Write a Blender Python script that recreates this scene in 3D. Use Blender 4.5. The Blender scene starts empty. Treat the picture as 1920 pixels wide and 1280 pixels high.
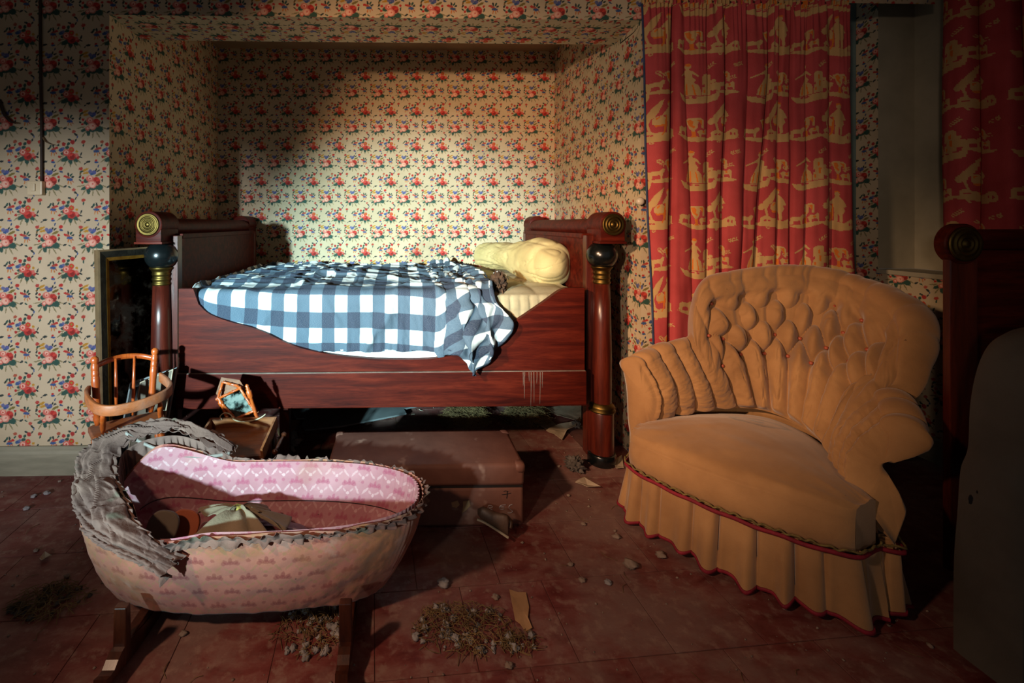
import bpy, bmesh, math, random
import numpy as np
from mathutils import Vector, Matrix
from mathutils import noise as mnoise

random.seed(7)
RNG = np.random.default_rng(7)
C = bpy.context.scene.collection
PI = math.pi

# ---------------------------------------------------------------- camera
EYE = 1.05
FPX, U0, V0 = 830.0, 774.0, 420.0
PSI = math.radians(1.3)
cam_d = bpy.data.cameras.new('camera')
cam = bpy.data.objects.new('camera', cam_d)
C.objects.link(cam)
cam.location = (0, 0, EYE)
cam.rotation_euler = (PI / 2, 0, -PSI)
cam_d.sensor_width = 36.0
cam_d.lens = FPX / 1920 * 36.0
cam_d.shift_x = (960 - U0) / 1920
cam_d.shift_y = -(640 - V0) / 1920
cam_d.clip_start = 0.05
bpy.context.scene.camera = cam

# ---------------------------------------------------------------- light
def srgb(r, g, b):
    f = lambda c: (c / 255 / 12.92) if c / 255 <= 0.04045 else ((c / 255 + 0.055) / 1.055) ** 2.4
    return (f(r), f(g), f(b), 1.0)

world = bpy.data.worlds.new('world')
bpy.context.scene.world = world
world.use_nodes = True
bg = world.node_tree.nodes['Background']
bg.inputs[0].default_value = (0.9, 0.95, 1.0, 1)
bg.inputs[1].default_value = 0.10

def spot(name, loc, aim, energy, color, angle, blend, radius):
    d = bpy.data.lights.new(name, 'SPOT')
    d.energy = energy; d.color = color
    d.spot_size = math.radians(angle); d.spot_blend = blend
    d.shadow_soft_size = radius
    o = bpy.data.objects.new(name, d); C.objects.link(o)
    o.location = loc
    o.rotation_euler = (Vector(aim) - Vector(loc)).to_track_quat('-Z', 'Y').to_euler()
    return o

LP = (-1.56, -1.42, 1.26)     # hand torches used to light the dark room, plus two added fills
spot('torch_warm', LP, (-0.08, 1.9, 1.22), 570, (1.0, 0.54, 0.25), 31, 1.0, 0.07)
spot('torch_low', (-1.30, 0.05, 1.66), (0.62, 1.65, 0.82), 330, (1.0, 0.60, 0.34), 37, 1.0, 0.06)
spot('torch_crib', (-1.30, 0.05, 1.66), (0.05, 1.20, 0.16), 88, (1.0, 0.62, 0.40), 54, 1.0, 0.06)
spot('torch_cool', (-1.56, -1.42, 1.22), (-0.34, 1.9, 0.74), 1800, (0.54, 0.93, 1.0), 32, 1.0, 0.06)
spot('fill_left', (-1.56, -1.42, 1.22), (-1.42, 1.9, 0.64), 380, (0.92, 0.94, 1.0), 32, 1.0, 0.06)  # added fill spot, lifts the left wall outside the cool beam
spot('fill_wide', LP, (0.52, 1.9, 1.15), 190, (1.0, 0.70, 0.52), 46, 1.0, 0.07)  # added wide dim fill, gives the upper curtain some glow

vs = bpy.context.scene.view_settings
vs.view_transform = 'Standard'
vs.look = 'None'
vs.gamma = 1.0
vs.exposure = 0.0
vs.use_curve_mapping = False

# ---------------------------------------------------------------- helpers
def ray(u, v):
    xc, yc = (u - U0) / FPX, (V0 - v) / FPX
    return (xc * math.cos(PSI) + math.sin(PSI), math.cos(PSI) - xc * math.sin(PSI), yc)

def at(u, v, Y=None, Z=None, X=None):
    d = ray(u, v)
    t = Y / d[1] if Y is not None else ((Z - EYE) / d[2] if Z is not None else X / d[0])
    return np.array((d[0] * t, d[1] * t, EYE + d[2] * t))

ORIG = {}

def setp(o, label=None, cat=None, group=None, kind=None):
    if label: o['label'] = label
    if cat: o['category'] = cat
    if group: o['group'] = group
    if kind: o['kind'] = kind
    return o

def thing(name, label, cat, loc=(0, 0, 0), group=None):
    o = bpy.data.objects.new(name, None); C.objects.link(o)
    o.location = loc; o.empty_display_size = 0.05
    ORIG[o.name] = np.array(loc, float)
    return setp(o, label, cat, group)

def obj(name, V, F, mat, parent=None, smooth=True, uv=None, label=None, kind=None, cat=None, group=None, attrs=None, mats=None, mi=None, autosmooth=None):
    """one mesh object from world-space vertices"""
    V = np.asarray(V, float).reshape(-1, 3)
    if parent is not None:
        org = ORIG[parent.name]
    elif cat:
        org = np.array((V[:, 0].mean(), V[:, 1].mean(), V[:, 2].min()))
    else:
        org = np.zeros(3)
    me = bpy.data.meshes.new(name)
    me.from_pydata((V - org).tolist(), [], [list(map(int, f)) for f in F])
    for m in (mats or [mat]):
        me.materials.append(m)
    if mi is not None:
        me.polygons.foreach_set('material_index', np.asarray(mi, np.int32))
    me.polygons.foreach_set('use_smooth', np.full(len(me.polygons), bool(smooth)))
    if uv is not None:
        uv = np.asarray(uv, float)
        lay = me.uv_layers.new(name='UVMap')
        li = np.empty(len(me.loops), np.int32); me.loops.foreach_get('vertex_index', li)
        lay.data.foreach_set('uv', uv[li].ravel())
    for k, a in (attrs or {}).items():
        at_ = me.attributes.new(k, 'FLOAT', 'POINT')
        at_.data.foreach_set('value', np.asarray(a, np.float32))
    me.update()
    if smooth and autosmooth:
        try:
            me.set_sharp_from_angle(angle=math.radians(autosmooth))
        except Exception:
            pass
    o = bpy.data.objects.new(name, me); C.objects.link(o)
    if parent is not None:
        o.parent = parent
    else:
        o.location = org
    ORIG[o.name] = org
    return setp(o, label, cat, group, kind)

class MB:
    """collects primitive shapes into one mesh"""
    def __init__(s): s.v = []; s.f = []; s.n = 0
    def add(s, V, F):
        V = np.asarray(V, float).reshape(-1, 3)
        s.v.append(V); s.f += [[i + s.n for i in f] for f in F]; s.n += len(V); return s
    def box(s, lo, hi, bev=0.0, M=None):
        V, F = box_vf(lo, hi, bev)
        if M is not None: V = xf(M, V)
        return s.add(V, F)
    def lathe(s, prof, seg=24, M=None, cap=True):
        V, F = lathe_vf(prof, seg, cap)
        if M is not None: V = xf(M, V)
        return s.add(V, F)
    def tube(s, pts, r, seg=8, flat=None):
        V, F = tube_vf(pts, r, seg, flat); return s.add(V, F)
    def obj(s, name, mat, parent=None, **k):
        return obj(name, np.concatenate(s.v), s.f, mat, parent, **k)

def xf(M, V):
    V = np.asarray(V, float); M = np.array(M)
    return V @ M[:3, :3].T + M[:3, 3]

def box_vf(lo, hi, bev=0.0):
    lo = np.array(lo, float); hi = np.array(hi, float)
    bm = bmesh.new()
    bmesh.ops.create_cube(bm, size=1.0)
    for v in bm.verts:
        v.co = Vector((lo + hi) / 2 + np.array(v.co) * (hi - lo))
    if bev > 0:
        bmesh.ops.bevel(bm, geom=bm.edges[:], offset=min(bev, 0.45 * float((hi - lo).min())), segments=2, affect='EDGES', profile=0.6)
    bm.verts.ensure_lookup_table()
    V = np.array([v.co[:] for v in bm.verts]); F = [[v.index for v in f.verts] for f in bm.faces]
    bm.free()
    return V, F

def lathe_vf(prof, seg=24, cap=True):
    prof = np.array(prof, float); n = len(prof)
    a = np.linspace(0, 2 * PI, seg, endpoint=False)
    V = np.stack([prof[:, 0:1] * np.cos(a), prof[:, 0:1] * np.sin(a), np.repeat(prof[:, 1:2], seg, 1)], -1).reshape(-1, 3)
    F = [[i * seg + j, i * seg + (j + 1) % seg, (i + 1) * seg + (j + 1) % seg, (i + 1) * seg + j] for i in range(n - 1) for j in range(seg)]
    if cap:
        F.append([j for j in range(seg)][::-1]); F.append([(n - 1) * seg + j for j in range(seg)])
    return V, F

def tube_vf(pts, r, seg=8, flat=None):
    P = np.array(pts, float); n = len(P)
    r = np.full(n, r, float) if np.isscalar(r) else np.array(r, float)
    T = np.gradient(P, axis=0); T /= np.linalg.norm(T, axis=1)[:, None] + 1e-12
    up = np.array((0, 0, 1.0)) if abs(T[0, 2]) < 0.9 else np.array((0, 1.0, 0))
    N = []
    nrm = np.cross(T[0], up); nrm /= np.linalg.norm(nrm)
    for t in T:
        nrm = nrm - t * nrm.dot(t); nrm /= np.linalg.norm(nrm) + 1e-12
        N.append(nrm)
    N = np.array(N); B = np.cross(T, N)
    a = np.linspace(0, 2 * PI, seg, endpoint=False)
    k = 1.0 if flat is None else flat
    V = P[:, None] + r[:, None, None] * (np.cos(a)[None, :, None] * N[:, None] + k * np.sin(a)[None, :, None] * B[:, None])
    F = [[i * seg + j, i * seg + (j + 1) % seg, (i + 1) * seg + (j + 1) % seg, (i + 1) * seg + j] for i in range(n - 1) for j in range(seg)]
    F.append([j for j in range(seg)][::-1]); F.append([(n - 1) * seg + j for j in range(seg)])
    return V.reshape(-1, 3), F

def grid_f(nu, nv, wrap_u=False):
    i = np.arange(nu if wrap_u else nu - 1)[:, None]; j = np.arange(nv - 1)[None]
    i2 = (i + 1) % nu
    return np.stack([i * nv + j, i2 * nv + j, i2 * nv + j + 1, i * nv + j + 1], -1).reshape(-1, 4).tolist()

def grid_vf(Pg, thick=0.0):
    """Pg (nu,nv,3) -> verts, faces; thick adds a back sheet and a rim"""
    nu, nv = Pg.shape[:2]
    V = Pg.reshape(-1, 3); F = grid_f(nu, nv)
    if thick:
        du = np.gradient(Pg, axis=0); dv = np.gradient(Pg, axis=1)
        N = np.cross(du, dv); N /= np.linalg.norm(N, axis=-1, keepdims=True) + 1e-12
        B = (Pg - N * thick).reshape(-1, 3); o = nu * nv
        F2 = [[q + o for q in f[::-1]] for f in F]
        b = [i * nv for i in range(nu)] + [(nu - 1) * nv + j for j in range(1, nv)] + [i * nv + nv - 1 for i in range(nu - 2, -1, -1)] + [j for j in range(nv - 2, 0, -1)]
        F3 = [[b[k], b[(k + 1) % len(b)], b[(k + 1) % len(b)] + o, b[k] + o][::-1] for k in range(len(b))]
        V = np.concatenate([V, B]); F = F + F2 + F3
    return V, F

def prism_vf(poly, axis, a, b):
    """2-D outline swept between a and b along axis ('x','y','z')"""
    n = len(poly); V = []
    for t in (a, b):
        for p, q in poly:
            V.append({'x': (t, p, q), 'y': (p, t, q), 'z': (p, q, t)}[axis])
    F = [list(range(n))[::-1], list(range(n, 2 * n))] + [[i, (i + 1) % n, n + (i + 1) % n, n + i] for i in range(n)]
    return np.array(V, float), F

def fixn(o):
    bm = bmesh.new(); bm.from_mesh(o.data)
    bmesh.ops.recalc_face_normals(bm, faces=bm.faces[:]); bm.to_mesh(o.data); bm.free()
    return o

def spline(pts, n):
    """Catmull-Rom through pts -> n samples"""
    P = np.array(pts, float); m = len(P)
    P = np.concatenate([[2 * P[0] - P[1]], P, [2 * P[-1] - P[-2]]])
    t = np.linspace(0, m - 1 - 1e-9, n); i = t.astype(int); f = (t - i)[:, None]
    p0, p1, p2, p3 = P[i], P[i + 1], P[i + 2], P[i + 3]
    return 0.5 * (2 * p1 + (p2 - p0) * f + (2 * p0 - 5 * p1 + 4 * p2 - p3) * f ** 2 + (3 * p1 - p0 - 3 * p2 + p3) * f ** 3)

def vnoise(x, y, seed=0):
    """value noise on arrays"""
    x = np.asarray(x, float); y = np.asarray(y, float)
    xi = np.floor(x).astype(np.int64); yi = np.floor(y).astype(np.int64)
    fx = x - xi; fy = y - yi
    fx = fx * fx * (3 - 2 * fx); fy = fy * fy * (3 - 2 * fy)
    def h(a, b):
        n = (a * 374761393 + b * 668265263 + seed * 982451653) & 0x7fffffff
        n = ((n ^ (n >> 13)) * 1274126177) & 0x7fffffff
        n = n ^ (n >> 16)
        return (n & 0xffff) / 65535.0 * 2 - 1
    return (h(xi, yi) * (1 - fx) + h(xi + 1, yi) * fx) * (1 - fy) + (h(xi, yi + 1) * (1 - fx) + h(xi + 1, yi + 1) * fx) * fy

def fbm(x, y, seed=0, oct=3):
    a = 0; w = 1.0; s = 1.0
    for k in range(oct):
        a = a + w * vnoise(x * s, y * s, seed + 17 * k); w *= 0.5; s *= 2.03
    return a

def sm(a, b, x):
    t = np.clip((np.asarray(x, float) - a) / (b - a), 0, 1); return t * t * (3 - 2 * t)

# ---------------------------------------------------------------- materials
class NT:
    def __init__(s, name):
        s.m = bpy.data.materials.new(name); s.m.use_nodes = True
        s.t = s.m.node_tree; s.b = s.t.nodes['Principled BSDF']
    def n(s, typ, ins=(), **props):
        nd = s.t.nodes.new(typ)
        for k, v in props.items(): setattr(nd, k, v)
        for k, v in (ins.items() if isinstance(ins, dict) else enumerate(ins)):
            if v is None: continue
            if hasattr(v, 'outputs'): v = v.outputs[0]
            if isinstance(v, bpy.types.NodeSocket): s.t.links.new(v, nd.inputs[k])
            else: nd.inputs[k].default_value = v
        return nd
    def math(s, op, a, b=0.0, c=0.0, clamp=False):
        return s.n('ShaderNodeMath', (a, b, c), operation=op, use_clamp=clamp)
    def vmath(s, op, *a):
        return s.n('ShaderNodeVectorMath', a, operation=op)
    def mix(s, fac, a, b, mode='MIX'):
        nd = s.t.nodes.new('ShaderNodeMix'); nd.data_type = 'RGBA'; nd.blend_type = mode
        for k, v in ((0, fac), (6, a), (7, b)):
            if hasattr(v, 'outputs'):
                v = v.outputs[2] if v.bl_idname == 'ShaderNodeMix' else v.outputs[0]
            if isinstance(v, bpy.types.NodeSocket): s.t.links.new(v, nd.inputs[k])
            else: nd.inputs[k].default_value = v
        return nd
    def ramp(s, fac, stops, interp='LINEAR'):
        nd = s.n('ShaderNodeValToRGB', (fac,))
        nd.color_ramp.interpolation = interp
        e = nd.color_ramp.elements
        while len(e) < len(stops): e.new(0.5)
        for x, (p, c) in zip(e, stops): x.position = p; x.color = c
        return nd
    def mr(s, v, a, b, c=0.0, d=1.0, interp='SMOOTHSTEP'):
        return s.n('ShaderNodeMapRange', (v, a, b, c, d), interpolation_type=interp)
    def coord(s, which='Object', scale=(1, 1, 1), rot=(0, 0, 0)):
        tc = s.n('ShaderNodeTexCoord')
        return s.n('ShaderNodeMapping', {0: tc.outputs[which], 2: rot, 3: scale})
    def noise(s, vec, scale, detail=3.0, rough=0.55, dist=0.0):
        return s.n('ShaderNodeTexNoise', {'Vector': vec, 'Scale': scale, 'Detail': detail, 'Roughness': rough, 'Distortion': dist})
    def bump(s, h, strength=0.3, dist=0.01):
        nd = s.n('ShaderNodeBump', {'Strength': strength, 'Distance': dist, 'Height': h}); s.out(Normal=nd); return nd
    def out(s, **k):
        for a, v in k.items():
            a = a.replace('_', ' ')
            if hasattr(v, 'outputs'):
                v = v.outputs[2] if v.bl_idname == 'ShaderNodeMix' else v.outputs[0]
            if isinstance(v, bpy.types.NodeSocket): s.t.links.new(v, s.b.inputs[a])
            else: s.b.inputs[a].default_value = v
        return s

def noisy(name, c1, c2, scale=6.0, rough=0.7, bump=0.15, bscale=60.0, stretch=(1, 1, 1), metal=0.0, spots=None, spec=0.5, bdist=0.004, sheen=0.0, lo=0.35, hi=0.65):
    n = NT(name); co = n.coord('Object', stretch)
    a = n.noise(co, scale, 5.0, 0.6)
    col = n.ramp(a, ((lo, srgb(*c1)), (hi, srgb(*c2))))
    if spots:
        b = n.noise(co, spots[1], 3.0, 0.6)
        k = n.mr(b, spots[2], spots[2] + 0.08)
        col = n.mix(k, col, srgb(*spots[0]))
    n.out(Base_Color=col, Roughness=rough, Metallic=metal, Specular_IOR_Level=spec)
    if sheen: n.out(Sheen_Weight=sheen)
    if bump:
        n.bump(n.noise(co, bscale, 4.0, 0.6), bump, bdist)
    return n.m

def wood(name, c1, c2, c3, grain=(1.2, 14, 14), scale=2.5, rough=0.35, coat=0.0, dust=0.0, spec=0.5):
    n = NT(name); co = n.coord('Object', grain)
    a = n.noise(co, scale, 6.0, 0.62, 0.6)
    f = n.noise(co, scale * 9, 3.0, 0.6)
    col = n.ramp(a, ((0.3, srgb(*c1)), (0.5, srgb(*c2)), (0.72, srgb(*c3))))
    col = n.mix(n.mr(f, 0.45, 0.75, 0.0, 0.35), col, srgb(*[c * 0.55 for c in c1]))
    if dust:
        d = n.noise(n.coord('Object'), 5.0, 5.0, 0.65)
        col = n.mix(n.mr(d, 0.42, 0.7, 0.0, dust), col, srgb(150, 128, 118))
    n.out(Base_Color=col, Roughness=rough, Coat_Weight=coat, Coat_Roughness=0.25, Specular_IOR_Level=spec)
    n.bump(f, 0.06, 0.003)
    return n.m

def wallpaper(name, faded=0.0):
    n = NT(name)
    uvn = n.n('ShaderNodeUVMap')
    PX, PY = 0.18, 0.246
    K = 0.000344
    wob = n.noise(uvn, 260.0, 1.0, 0.5)
    woff = n.vmath('MULTIPLY_ADD', wob.outputs['Color'], (0.0085, 0.0085, 0), (-0.00425, -0.00425, 0))
    p = n.vmath('ADD', uvn, woff)
    PXT, PYT = PX / 2, PY / 2
    cells = []
    for ox, oy in ((0, 0), (PXT, PYT), (PXT, 0.0), (0, PYT)):
        q = n.vmath('SUBTRACT', p, (ox, oy, 0))
        cells.append(n.vmath('WRAP', q, (PXT, PYT, 1), (-PXT, -PYT, -1)))
    big = n.noise(uvn, 1.3, 4.0, 0.6)
    col = n.ramp(big, ((0.3, srgb(188, 172, 142)), (0.7, srgb(214, 198, 166))))
    count = 0
    def blob(cell, x, y, a, b, ang, c, soft=0.3):
        nonlocal col, count
        count += 1
        if count % 8 == 0:          # keeps the node graph evaluating in short batches
            o = col.outputs[2] if col.bl_idname == 'ShaderNodeMix' else col.outputs[0]
            for i in range(4): cells[i] = n.vmath('MULTIPLY_ADD', o, (1e-9, 1e-9, 1e-9), cells[i])
        x, y, a, b = x * K, y * K, a * K, b * K
        if abs(a - b) < 1e-7:
            d = n.vmath('DISTANCE', cells[cell], (x, y, 0)).outputs['Value']
            m = n.mr(d, a * (1 + soft * .4), a * (1 - soft * .6))
        else:
            mp = n.n('ShaderNodeMapping', {0: cells[cell], 1: (x, y, 0), 2: (0, 0, math.radians(ang)), 3: (a, b, 1)}, vector_type='TEXTURE')
            d = n.vmath('LENGTH', mp).outputs['Value']
            m = n.mr(d, 1.15, 0.8)
        col = n.mix(m, col, srgb(*c))
    TEAL, DK, BLUE, RED, DRED, PINK, LP_, OC, OL = (22, 78, 70), (20, 48, 52), (42, 84, 138), (186, 36, 38), (140, 22, 30), (212, 112, 100), (238, 186, 164), (186, 138, 44), (130, 124, 88)
    # bouquet A, with yellow fern
    for x, y, a, g in ((-140, -45, 50, 12), (-105, -125, 48, 58), (5, -135, 38, 84), (65, -125, 52, -60), (120, -92, 46, -52), (135, -45, 38, -18)):
        blob(0, x, y, a, 8, g, OL)
    for x, y, a, b, g in ((-100, -72, 46, 20, 25), (-50, -102, 46, 25, 95), (70, -68, 52, 26, -25), (98, -50, 40, 22, -40), (0, -60, 60, 40, 0), (-150, 68, 22, 12, 60), (-148, 22, 20, 10, -40), (118, 22, 26, 10, 80), (40, 148, 26, 10, 70), (70, 140, 24, 9, 30), (-70, 20, 40, 30, 20)):
        blob(0, x, y, a, b, g, TEAL if b > 15 else DK)
    blob(0, -92, 150, 50, 15, 28, OC); blob(0, -70, 118, 48, 14, 14, OC); blob(0, -145, 112, 30, 10, 70, (112, 84, 36)); blob(0, 75, 96, 46, 15, 26, (120, 108, 52))
    blob(0, -28, 132, 24, 24, 0, (96, 104, 150)); blob(0, 18, 122, 26, 26, 0, (80, 92, 152)); blob(0, -5, 100, 24, 15, 0, BLUE)
    for x, y, r in ((-115, 55, 18), (-122, -2, 16), (116, 66, 16)): blob(0, x, y, r, r, 0, RED)
    blob(0, 45, 15, 52, 52, 0, RED); blob(0, 55, 2, 34, 34, 0, DRED); blob(0, 62, 28, 26, 14, 30, (206, 60, 52))
    blob(0, -32, 45, 46, 40, 0, PINK); blob(0, -28, 52, 24, 24, 0, LP_); blob(0, -30, 46, 10, 10, 0, RED)
    blob(0, 0, -26, 50, 46, 0, (222, 138, 120)); blob(0, -6, -26, 36, 36, 0, LP_); blob(0, 6, -20, 12, 12, 0, PINK)
    blob(0, -60, -56, 28, 28, 0, PINK); blob(0, -58, -52, 15, 15, 0, LP_)
    # bouquet B, red
    for x, y, a, g in ((-130, -85, 46, 40), (-70, -125, 44, 65), (-5, -135, 40, 90), (50, -120, 46, -60), (95, -95, 44, -48), (-110, -40, 40, 15)):
        blob(1, x, y, a, 8, g, OL)
    for x, y, a, b, g in ((-62, -72, 62, 28, 25), (-5, -92, 50, 28, 95), (48, -76, 50, 24, -40), (0, -40, 66, 44, 0), (-45, 68, 28, 20, 20), (-30, 112, 24, 18, 60), (-14, 164, 24, 12, -20), (125, -8, 26, 10, 70), (118, -48, 24, 10, -30), (60, 160, 22, 9, 60), (-95, -5, 30, 18, 0)):
        blob(1, x, y, a, b, g, TEAL if b > 15 else DK)
    blob(1, -112, 42, 36, 22, 20, BLUE); blob(1, -90, 58, 18, 18, 0, (96, 104, 150))
    for x, y, r in ((20, 134, 28), (-86, 110, 24), (-138, -46, 17), (84, -50, 22)): blob(1, x, y, r, r, 0, (172, 40, 44))
    blob(1, 72, 22, 17, 17, 0, OC); blob(1, 66, -26, 26, 26, 0, PINK)
    blob(1, 8, 42, 34, 34, 0, (200, 58, 40)); blob(1, 8, 44, 12, 12, 0, (150, 140, 50))
    blob(1, 8, -40, 50, 48, 0, RED); blob(1, 16, -48, 28, 28, 0, DRED); blob(1, 0, -26, 26, 12, 30, (210, 66, 60))
    blob(1, -50, 6, 46, 42, 0, (206, 80, 74)); blob(1, -54, 10, 28, 26, 0, LP_); blob(1, -54, 8, 13, 13, 0, (190, 70, 66))
    # small flower C beside A (cell shifted half a width)
    for s, cx, cy, ci in ((1, -20, 50, 2), (-1, 40, 40, 3)):
        blob(ci, cx + s * -24, cy + 14, 42, 16, s * -20, (172, 74, 62)); blob(ci, cx + s * -50, cy + 22, 20, 14, 0, RED)
        blob(ci, cx + s * -10, cy + 45, 24, 12, 100, DK); blob(ci, cx + s * 24, cy + 40, 26, 12, 60, TEAL); blob(ci, cx + s * 44, cy + 16, 20, 12, 30, DK)
        blob(ci, cx + 8, cy - 18, 38, 18, 0, BLUE)
        blob(ci, cx - 10, cy - 52, 26, 8, 80, (196, 120, 58)); blob(ci, cx + 22, cy - 54, 24, 7, 100, (196, 120, 58)); blob(ci, cx + 44, cy - 40, 18, 7, 130, (170, 80, 60))
    # scattered sprigs
    for ci, x, y, r, c in ((2, 120, 165, 26, (176, 58, 56)), (2, -120, 168, 27, RED), (2, 36, -92, 24, (176, 76, 66)), (3, 115, 140, 24, (168, 80, 60)), (3, -110, 138, 27, (176, 58, 50)), (3, 42, -90, 17, RED)):
        blob(ci, x, y, r, r * 0.8, 20, c)
    for ci, x, y, a, g, c in ((2, 130, 130, 24, 20, TEAL), (2, -116, 130, 24, -20, (40, 74, 116)), (2, -70, -52, 26, 30, DK), (2, -15, -60, 20, -30, TEAL), (2, 60, -130, 28, -40, DK), (2, 80, -160, 18, 80, BLUE), (3, -50, -105, 30, 10, DK), (3, 48, -112, 26, 0, BLUE), (3, 70, -158, 20, 70, (40, 74, 116)), (3, 112, 100, 20, 60, TEAL), (3, -108, 98, 22, 80, TEAL), (3, -90, -130, 16, 40, DK)):
        blob(ci, x, y, a, a * 0.45, g, c)
    # age: stains, dulling
    st = n.noise(uvn, 2.2, 5.0, 0.65)
    col = n.mix(n.mr(st, 0.5, 0.8, 0.0, 0.35), col, srgb(140, 116, 84), 'MULTIPLY')
    col = n.mix(0.10 + faded, col, srgb(150, 132, 108))
    n.out(Base_Color=col, Roughness=0.85, Specular_IOR_Level=0.2)
    n.bump(n.noise(uvn, 9.0, 4.0, 0.6), 0.25, 0.006)
    return n.m

M = {}
M['wallpaper'] = wallpaper('wallpaper')
M['plaster'] = noisy('alcove_ceiling_paper', (150, 120, 92), (172, 142, 112), 3, 0.9, 0.15, 30)
M['cream'] = noisy('cream_paint', (150, 146, 126), (176, 170, 148), 3, 0.6, 0.1, 30)
M['skirting'] = noisy('painted_skirting', (128, 126, 106), (152, 148, 126), 4, 0.55, 0.15, 25, stretch=(1, 6, 6))
M['black_void'] = noisy('dark_pane', (8, 9, 10), (14, 15, 16), 4, 0.35, 0.0)
M['mahogany'] = wood('mahogany', (50, 12, 8), (78, 22, 13), (104, 35, 20), rough=0.5, coat=0.0, dust=0.0, spec=0.12)
M['mahogany_v'] = wood('mahogany_upright', (54, 16, 10), (80, 27, 17), (104, 40, 25), grain=(14, 14, 1.2), rough=0.33, coat=0.2)
M['ebony'] = noisy('ebonised_wood', (10, 14, 15), (16, 21, 22), 5, 0.22, 0.04, 40, spec=0.7)
M['brass'] = noisy('tarnished_brass', (84, 66, 34), (118, 96, 50), 14, 0.45, 0.1, 80, metal=1.0)
M['wood_orange'] = wood('orange_varnished_wood', (148, 58, 16), (186, 82, 28), (208, 108, 46), grain=(10, 10, 1.5), rough=0.38, coat=0.3)
M['wood_orange_h'] = wood('orange_varnished_wood_flat', (120, 58, 26), (158, 80, 36), (176, 96, 52), grain=(2, 12, 12), rough=0.5, dust=0.45)
M['wood_box'] = wood('box_wood', (96, 52, 26), (134, 76, 40), (156, 96, 56), grain=(2, 12, 12), rough=0.5, dust=0.4)
M['wood_dark'] = wood('dark_red_wood', (40, 16, 9), (62, 27, 13), (84, 40, 20), grain=(12, 12, 1.5), rough=0.35, coat=0.3)
M['case'] = noisy('worn_brown_fibre', (92, 56, 46), (124, 82, 68), 3.5, 0.6, 0.2, 40, spots=((146, 112, 98), 9, 0.6))
M['case_dark'] = noisy('dark_seam', (20, 12, 10), (30, 18, 14), 6, 0.8, 0.1)
M['ink'] = noisy('black_ink', (12, 10, 10), (20, 17, 16), 20, 0.8, 0.0)
M['chalk'] = noisy('pale_chalk', (150, 150, 158), (184, 186, 196), 40, 0.9, 0.0)
M['leather'] = noisy('scuffed_leather', (58, 44, 36), (92, 70, 56), 10, 0.55, 0.2, 60)
M['leather_sole'] = noisy('pale_sole_edge', (150, 138, 116), (178, 166, 142), 12, 0.7, 0.1)
M['chair_cloth'] = noisy('mustard_upholstery', (146, 106, 64), (184, 140, 90), 2.6, 0.8, 0.5, 260, spots=((96, 66, 38), 4.0, 0.66), sheen=0.35, bdist=0.0015)
def seat_cloth():
    m = M['chair_cloth']; t = m.node_tree; b = t.nodes['Principled BSDF']
    src = b.inputs['Base Color'].links[0].from_socket
    n = NT.__new__(NT); n.m, n.t, n.b = m, t, b
    p = at(1422, 789, Z=.345) - np.array((1.2, 1.55, 0.0))
    co = n.n('ShaderNodeTexCoord').outputs['Object']
    w = n.vmath('MULTIPLY_ADD', n.noise(co, 40.0, 3.0).outputs['Color'], (.03, .03, 0), co)
    mp = n.n('ShaderNodeMapping', {0: w, 1: (float(p[0]) + .015, float(p[1]) + .015, float(p[2])), 2: (0, 0, -.5), 3: (.085, .045, .12)}, vector_type='TEXTURE')
    d = n.vmath('LENGTH', mp).outputs['Value']
    ring = n.math('MULTIPLY', n.mr(d, .55, .95, 0.15, .75), n.mr(d, 1.0, 1.12, 1.0, 0.0))
    mp2 = n.n('ShaderNodeMapping', {0: w, 1: (float(p[0]) + .01, float(p[1]) + .02, float(p[2])), 2: (0, 0, -.5), 3: (.03, .014, .12)}, vector_type='TEXTURE')
    core = n.mr(n.vmath('LENGTH', mp2).outputs['Value'], 1.1, .7, 0.0, .8)
    col = n.mix(ring, src, srgb(78, 52, 32)); col = n.mix(core, col, srgb(48, 32, 22))
    sp = n.noise(co, 75.0, 2.0); col = n.mix(n.mr(sp, .76, .80, 0, .8), col, srgb(70, 48, 34))
    n.out(Base_Color=col)
seat_cloth()
M['chair_back'] = noisy('chair_outside_cloth', (128, 84, 46), (150, 104, 60), 3, 0.85, 0.3, 200)
M['button'] = noisy('copper_button', (150, 70, 48), (186, 96, 70), 20, 0.4, 0.0)
M['braid_red'] = noisy('crimson_braid', (112, 14, 34), (146, 24, 48), 30, 0.75, 0.3, 200)
M['braid_green'] = noisy('olive_gimp', (86, 76, 40), (138, 118, 64), 60, 0.8, 0.6, 200)
M['grey_cloth'] = noisy('dusty_grey_cloth', (76, 70, 62), (98, 92, 82), 3, 0.9, 0.35, 160)
M['paper'] = noisy('old_paper', (150, 134, 112), (186, 170, 148), 7, 0.85, 0.2, 30)
M['paper_tan'] = noisy('tan_paper', (150, 112, 76), (182, 142, 100), 7, 0.85, 0.2, 30)
M['stone'] = noisy('plaster_chip', (116, 98, 86), (150, 132, 118), 14, 0.9, 0.4, 40)
M['straw'] = noisy('dirty_straw', (92, 74, 44), (130, 106, 66), 9, 0.85, 0.0)
M['fluff'] = noisy('grey_dust_fluff', (120, 116, 116), (164, 160, 160), 16, 0.95, 0.6, 90)
M['fluff_dark'] = noisy('dark_dust_fluff', (64, 58, 54), (104, 96, 90), 20, 0.95, 0.6, 90)
M['board_grey'] = noisy('grey_board', (96, 102, 104), (128, 134, 136), 3, 0.6, 0.1, 30)
M['gilt'] = noisy('worn_gilt', (150, 104, 34), (196, 150, 60), 20, 0.4, 0.2, 60, metal=0.6)
M['frame_dark'] = noisy('blackened_frame', (26, 26, 20), (52, 50, 38), 18, 0.6, 0.5, 70)
M['frame_back'] = noisy('raw_frame_edge', (104, 84, 56), (134, 110, 76), 9, 0.75, 0.2, 40)
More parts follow.
